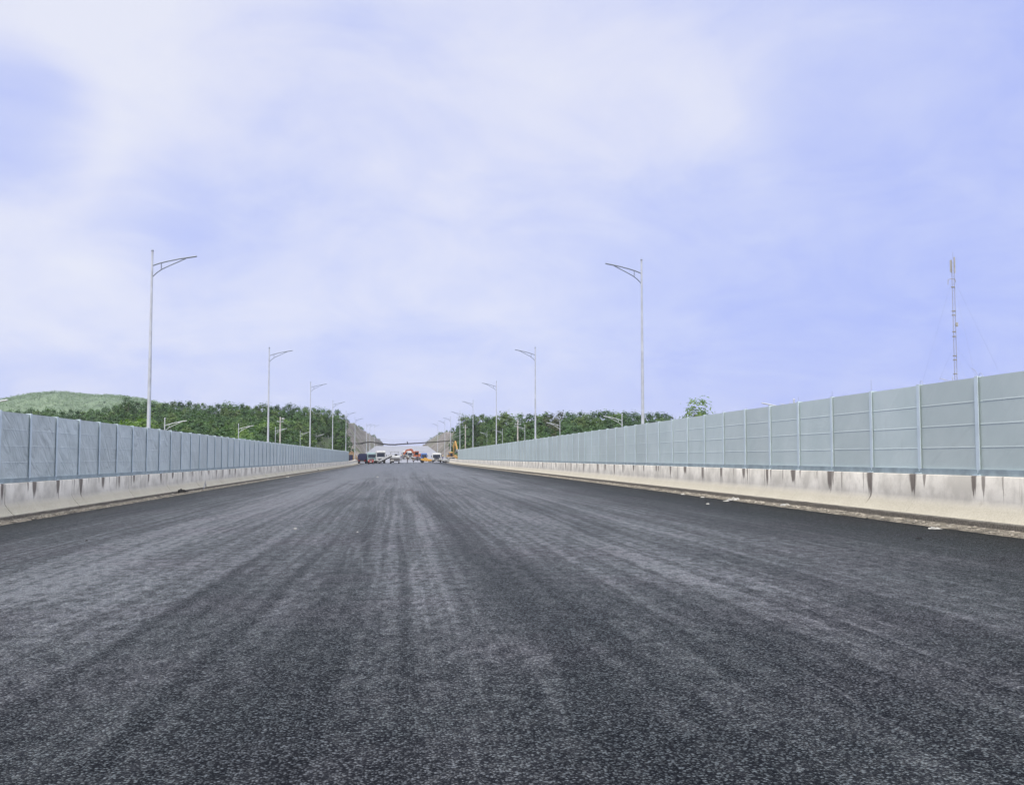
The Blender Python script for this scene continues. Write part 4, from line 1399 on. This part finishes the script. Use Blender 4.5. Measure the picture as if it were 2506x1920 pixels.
def person(label, loc, rz, shirt, trousers, helmet=None, stride=0.12, arms=0.1, seated=False):
    root = thing('person', label, 'person', loc, rz)
    s = stride
    if seated:
        hip, kn, an = 0.80, [(-.16, -.38, .74), (.16, -.38, .74)], [(-.17, -.30, .33), (.17, -.30, .33)]
    else:
        hip, kn, an = 0.86, [(-.10, -s, .47), (.10, s * .6, .47)], [(-.11, -s * 1.2, .08), (.11, s * 1.5, .08)]
    ch = hip + 0.42
    el = [(-.26, -.02 - arms, ch - .22), (.26, -.02 - arms, ch - .22)]
    wr = [(-.27, -.14 - arms * 2, ch - .46 + arms * 1.3), (.27, -.14 - arms * 2, ch - .46 + arms * 1.3)]
    # body: neck, head with nose and ears, forearms and hands with five fingers each
    V = [(0, 0, ch - .05), (0, 0, ch + .12), (0, -.01, ch + .21), (0, -.015, ch + .30), (0, 0, ch + .37), (0, -.105, ch + .25), (-.075, .01, ch + .26), (.075, .01, ch + .26)]
    E_ = [(0, 1), (1, 2), (2, 3), (3, 4), (2, 5), (2, 6), (2, 7)]
    Rr = [.08, .052, .078, .092, .05, .018, .02, .02]
    for i, sx in enumerate((-1, 1)):
        b0 = len(V)
        V += [(sx * .17, 0, ch), el[i], wr[i]]
        w_ = Vector(wr[i]); V.append(tuple(w_ + Vector((0, -.03, -.06))))
        E_ += [(0, b0), (b0, b0 + 1), (b0 + 1, b0 + 2), (b0 + 2, b0 + 3)]
        Rr += [.06, .042, .028, .036]
        for k in range(4):
            V.append(tuple(w_ + Vector((sx * (.03 - .02 * k), -.045, -.13 - .012 * (k in (1, 2)))))); E_.append((b0 + 3, len(V) - 1)); Rr.append(.009)
        V.append(tuple(w_ + Vector((-sx * .045, -.06, -.075)))); E_.append((b0 + 2, len(V) - 1)); Rr.append(.010)
    skinned('body', V, E_, Rr, 'skin', root)
    V = [(0, 0, hip + .02), (0, 0, hip + .22), (0, 0, ch - .03), (-.165, 0, ch), (.165, 0, ch), tuple(Vector((-.165, 0, ch)).lerp(Vector(el[0]), .8)), tuple(Vector((.165, 0, ch)).lerp(Vector(el[1]), .8)), (0, 0, ch + .06)]
    skinned('shirt', V, [(0, 1), (1, 2), (2, 3), (2, 4), (3, 5), (4, 6), (2, 7)], [(.155, .11), (.145, .105), (.16, .12), .075, .075, .058, .058, .07], shirt, root)
    V = [(0, 0, hip + .04), (-.09, 0, hip - .06), (.09, 0, hip - .06), kn[0], kn[1], an[0], an[1]]
    skinned('trousers', V, [(0, 1), (0, 2), (1, 3), (2, 4), (3, 5), (4, 6)], [.14, .09, .09, .062, .062, .05, .05], trousers, root)
    for i in (0, 1):
        q = MB(); q.bbox((an[i][0], an[i][1] - .06, max(.04, an[i][2] - .04)), (.095, .26, .09), .03); q.build('shoe', 'black', root)
    if helmet:
        q = MB(); q.tube([(0, 0, ch + .30), (0, 0, ch + .36), (0, 0, ch + .42)], [.125, .115, .05], 12); q.build('helmet', helmet, root)
    else:
        q = MB(); q.tube([(0, .02, ch + .26), (0, .015, ch + .35), (0, .01, ch + .40)], [.098, .102, .05], 12); q.build('hair', 'hair', root)
    return root


person('person in dark clothes standing alone in the middle of the road', at_px(997.2, 262), 0.2, 'cloth_dark', 'cloth_dark')
person('person in dark clothes walking far back on the pale roadbed, left of the white trucks', at_px(988.6, 318), 0.4, 'cloth_dark', 'cloth_dark', None, .2)
person('person in blue clothes standing by the milling machine', at_px(981.5, 300), -0.3, 'cloth_blue', 'cloth_dark', 'helmet')
person('person in dark clothes standing below the orange excavator', at_px(1021.5, 296), 0.3, 'cloth_blue', 'cloth_dark', None)
person('person in dark blue clothes standing behind the low white car', at_px(1083.5, 285), 0, 'cloth_blue', 'cloth_dark', 'helmet')
# rider and motorcycle
pm_ = at_px(1012, 258)
person('person in a dark jacket riding the small motorcycle towards us', (pm_[0], pm_[1] + .55, pm_[2] + 0.0), 0, 'cloth_dark', 'cloth_dark', 'white', 0, .16, True)
mo = thing('motorcycle', 'small dark motorcycle ridden down the middle of the road', 'motorcycle', pm_, 0)
for y in (-.15, 1.05):
    w_ = MB(); w_.wheel((0, y, .29), .29, .1, 'x', 20); o = w_.build('wheel', 'black', mo)
    q = MB(); q.wheel((0, y, .29), .19, .105, 'x', 16); q.build('rim', 'white', o)
q = MB(); q.prism([(.1, .45), (.05, .75), (.35, .62), (1.2, .72), (1.2, .5), (.7, .38)], -.12, .12, .03); q.build('frame', 'grey', mo)
q = MB(); q.bbox((0, .75, .74), (.24, .75, .1), .04); q.build('seat', 'black', mo)
q = MB(); q.tube([(-.34, .12, 1.0), (0, .05, .95), (.34, .12, 1.0)], .018, 6); q.tube([(0, .05, .95), (0, -.15, .3)], .035, 6); q.build('handlebar', 'grey', mo)
q = MB(); q.bbox((0, -.03, .86), (.2, .12, .18), .05); q.build('headlight', 'lamp_glass', mo)
q = MB(); q.bbox((0, -.15, .60), (.14, .42, .04), .02); q.build('mudguard', 'red', mo)


# ------------------------------------------------------------------ litter
def scrap(name, label, cat, px, py, wpx, hpx, mat, x=None, zoff=0.02, seed=0, group=None):
    """crumpled sheet lying on the ground at the photo pixel"""
    rr = random.Random(seed + int(px))
    d = ray(px, py)
    t_ = 10.0
    for _ in range(60):
        P_ = EYE + d * t_
        g = road_z(P_.x, P_.y) + zoff
        t_ += (EYE.z + d.z * t_ - g) / max(0.002, -d.z) * 0.9
    P_ = EYE + d * t_
    dep = (P_ - EYE).length
    w = wpx * dep / F_PX; h = max(hpx * dep / F_PX, 0.02)
    n = 7
    mb = MB()
    L = w * 1.0
    for layer in (0, 1):
        for j in range(n):
            for i in range(n):
                a, b_ = i / (n - 1) - .5, j / (n - 1) - .5
                ed = 1 - 0.35 * abs(noise.noise((a * 3 + seed, b_ * 3, 1.3 + layer * .1)))
                zz = h * max(0.04, 0.55 + 0.75 * noise.noise((a * 4 + seed * 3.1, b_ * 4, 7))) * (1 - (2 * max(abs(a), abs(b_))) ** 3 * .85)
                mb.v.append((a * w * ed, b_ * L * ed, zz - layer * .006))
    for layer in (0, 1):
        for j in range(n - 1):
            for i in range(n - 1):
                a = layer * n * n + j * n + i
                f = (a, a + 1, a + n + 1, a + n)
                mb.f.append(f if layer == 0 else f[::-1]); mb.sm.append(False)
    o = mb.build(name, mat)
    o.location = (P_.x, P_.y, g - zoff * .6); o.rotation_euler = (0, 0, rr.uniform(-.5, .5))
    return tag(o, label, cat, group)


scrap('bin_bag', 'black crumpled plastic bag on the barrier foot of the hill side', 'bag', 447, 1199, 24, 11, 'bin_bag', zoff=0.17, seed=1)
scrap('bin_bag', 'flat black plastic scrap on the barrier foot far down the hill side', 'bag', 774, 1149, 15, 5, 'bin_bag', zoff=0.19, seed=2)
scrap('plastic_bag', 'white crumpled plastic sheet with a long tail in the mast side gutter', 'litter', 1795, 1223, 28, 10, 'plastic', seed=3)
scrap('plastic_strip', 'flat white strip of plastic at the gutter edge beside the crumpled white sheet', 'litter', 1777, 1225, 16, 3, 'plastic', seed=4)
scrap('plastic_bag', 'white torn plastic bag beside a black scrap in the mast side gutter', 'litter', 1922, 1237, 26, 10, 'plastic', seed=5)
scrap('bin_bag', 'black pointed plastic scrap leaning beside the white torn bag', 'litter', 1939, 1233, 12, 7, 'bin_bag', seed=6)
scrap('plastic_strip', 'white flattened plastic nearest to us at the mast side asphalt edge', 'litter', 2287, 1292, 27, 5, 'plastic', seed=7)
scrap('plastic_scrap', 'small white scrap at the asphalt edge under the lone treetop', 'litter', 1671, 1209, 10, 3, 'plastic', seed=8)
scrap('plastic_scrap', 'small white scrap at the asphalt edge between two others', 'litter', 1719, 1216, 11, 3, 'plastic', seed=9)
scrap('plastic_scrap', 'small white scrap lying on the asphalt off the mast side gutter', 'litter', 1732, 1232, 9, 3, 'plastic', seed=10)
scrap('paper_scrap', 'yellowish paper scrap far along the mast side gutter', 'litter', 1376, 1164, 13, 4, 'tan', seed=11)
scrap('plastic_scrap', 'tiny white scrap farthest along the mast side gutter', 'litter', 1250, 1151, 4, 2, 'plastic', seed=12)
scrap('plastic_scrap', 'small white scrap on the asphalt left of the middle', 'litter', 723, 1292, 7, 3, 'plastic', seed=13)
scrap('plastic_scrap', 'tiny white scrap on the asphalt near the middle, nearest of the three', 'litter', 875, 1300, 5, 2.5, 'plastic', seed=14)
scrap('plastic_scrap', 'white scrap on the asphalt far down the road toward the trucks', 'litter', 924, 1167, 5, 2.5, 'plastic', seed=15)
scrap('bin_bag', 'small black lump on the asphalt near the mast side gutter', 'litter', 2248, 1315, 13, 4, 'bin_bag', seed=16)
scrap('bin_bag', 'tiny black lump on the asphalt toward the hill side', 'litter', 212, 1321, 6, 3, 'bin_bag', seed=17)
scrap('plastic_scrap', 'small white scrap halfway along the hill side gutter', 'litter', 654, 1172, 7, 4, 'plastic', seed=18)
scrap('plastic_scrap', 'white flat scrap at the far part of the hill side gutter', 'litter', 704, 1167, 8, 3, 'plastic', seed=19)
scrap('plastic_scrap', 'pale scrap in the hill side gutter before the black bag', 'litter', 594, 1178, 6, 4, 'plastic', seed=20)
# bent wire frame leaning in the gutter
mb = MB(); bx, by = -10.72, 57.5
mb.tube([(bx, by, -.12), (bx + .05, by + .3, .28), (bx, by + .7, .36), (bx - .1, by + 1.1, .15), (bx - .05, by + 1.4, -.1)], .012, 5)
mb.tube([(bx, by + .2, -.12), (bx, by + .8, .2), (bx - .1, by + 1.5, -.12)], .012, 5)
tag(mb.build('bent_wire', 'wire'), 'bent grey wire loop lying in the hill side gutter past the black bag', 'wire')

# ------------------------------------------------------------------ haze
HAZE = 0.00013
if HAZE:
    hz = MB(); hz.box((0, 0, 30), (6200, 6200, 74.0))
    mt = bpy.data.materials.new('haze'); mt.use_nodes = True
    nt = mt.node_tree; nt.nodes.remove(nt.nodes['Principled BSDF'])
    pv = nt.nodes.new('ShaderNodeVolumePrincipled')
    pv.inputs['Color'].default_value = (0.86, 0.90, 1.0, 1)
    pv.inputs['Density'].default_value = HAZE
    pv.inputs['Anisotropy'].default_value = 0.2
    nt.links.new(pv.outputs[0], nt.nodes['Material Output'].inputs['Volume'])
    o = hz.build('haze', mt); o['kind'] = 'stuff'; o['label'] = 'thin pale haze in the air over the road and hills'

# ------------------------------------------------------------------ light
SUN_DIR = Vector((-0.22, -0.60, 0.76)).normalized()       # towards the sun
sd = bpy.data.lights.new('sun', 'SUN'); sd.energy = 1.8; sd.angle = math.radians(16); sd.color = (1.0, 0.90, 0.75)
so = bpy.data.objects.new('sun', sd); COL.objects.link(so)
so.rotation_euler = SUN_DIR.to_track_quat('Z', 'Y').to_euler()

world = bpy.data.worlds.new('World'); scene.world = world; world.use_nodes = True
w = NT(world.node_tree)
bg = w.n['Background']
sky = w.node('ShaderNodeTexSky', sky_type='NISHITA')
sky.sun_disc = False
sky.sun_elevation = math.asin(SUN_DIR.z)
sky.sun_rotation = math.atan2(SUN_DIR.x, SUN_DIR.y)
D = w.node('ShaderNodeTexCoord').outputs['Generated']
Dn = w.vm('NORMALIZE', D)
dx, dy, dz = w.xyz(Dn)
zc = w.m('ADD', w.m('MAXIMUM', dz, 0.0), 0.32)
cp = w.comb(w.m('DIVIDE', dx, zc), w.m('DIVIDE', dy, zc), 0.0)
n1_ = w.noise(w.vm('ADD', cp, (3.7, 1.2, 0)), 1.0, 8, 0.56, 0.7)
n2_ = w.noise(w.vm('ADD', cp, (9.1, 4.4, 2)), 3.4, 8, 0.6, 0.6)
n3_ = w.noise(w.vm('ADD', cp, (1.1, 7.4, 5)), 9.0, 6, 0.6, 0.4)
acc = w.m('ADD', w.m('MULTIPLY_ADD', n3_, 0.20, -0.10), w.m('MULTIPLY', w.m('SUBTRACT', n1_, 0.5), 0.40))
acc = w.m('ADD', acc, w.m('MULTIPLY', w.m('SUBTRACT', n2_, 0.5), 0.72))


def blob(px, py, deg, amt, sx=None):
    """a bank of thicker or thinner cloud in a fixed compass direction of the sky"""
    global acc
    d = ray(px, py).normalized()
    c = w.vm('DOT_PRODUCT', Dn, tuple(d))
    f = w.rng(c, math.cos(math.radians(deg)), 1.0, 0.0, amt)
    acc = w.m('ADD', acc, f)


blob(950, 200, 24, 0.19); blob(1950, 140, 12, 0.10); blob(1350, 380, 14, 0.14); blob(200, 20, 14, 0.20); blob(60, 560, 9, 0.26); blob(330, 800, 12, 0.14)
blob(30, 295, 5, -0.52); blob(150, 40, 9, 0.26); blob(160, 350, 5, -0.10); blob(340, 490, 5, -0.13); blob(480, 560, 6, -0.14); blob(900, 720, 10, -0.04)
blob(2450, 760, 17, -0.15); blob(2000, 800, 14, -0.10); blob(1680, 480, 4, -0.10); blob(1500, 560, 9, -0.08); blob(2150, 260, 7, -0.08)
blob(2000, 420, 9, 0.08); blob(1300, 900, 14, 0.04)
# thickness of the cloud: thin grey blue through to bright white
f = w.m('ADD', acc, 0.47)
cl = w.ramp(f, [(0.0, (0.37, 0.46, 1.0)), (0.30, (0.50, 0.575, 1.0)), (0.55, (0.62, 0.68, 1.0)), (0.80, (0.77, 0.80, 1.0)), (1.0, (0.85, 0.87, 1.0))])
cl = w.mix(1.0, cl, (10.0, 10.0, 10.0), 'MULTIPLY')
col = w.mix(0.9, sky.outputs[0], cl)
# added fill glow: overcast above the view is brightened to light the walls
hi = w.rng(dz, 0.44, 0.85)
col = w.mix(hi, col, (24.6, 24.3, 23.6))
# below the horizon the world is just dim ground colour
col = w.mix(w.rng(dz, -0.02, -0.0), (1.5, 1.5, 1.6), col)
w.put(bg.inputs['Color'], col)
bg.inputs['Strength'].default_value = 0.0518

vs = scene.view_settings
vs.view_transform = 'Standard'; vs.look = 'None'; vs.exposure = 0.95; vs.gamma = 1.0
scene.cycles.volume_step_rate = 10
scene.cycles.max_bounces = 6
scene.cycles.use_denoising = True
scene.cycles.denoiser = 'OPENIMAGEDENOISE'
scene.cycles.denoising_input_passes = 'RGB_ALBEDO_NORMAL'
scene.cycles.denoising_prefilter = 'ACCURATE'
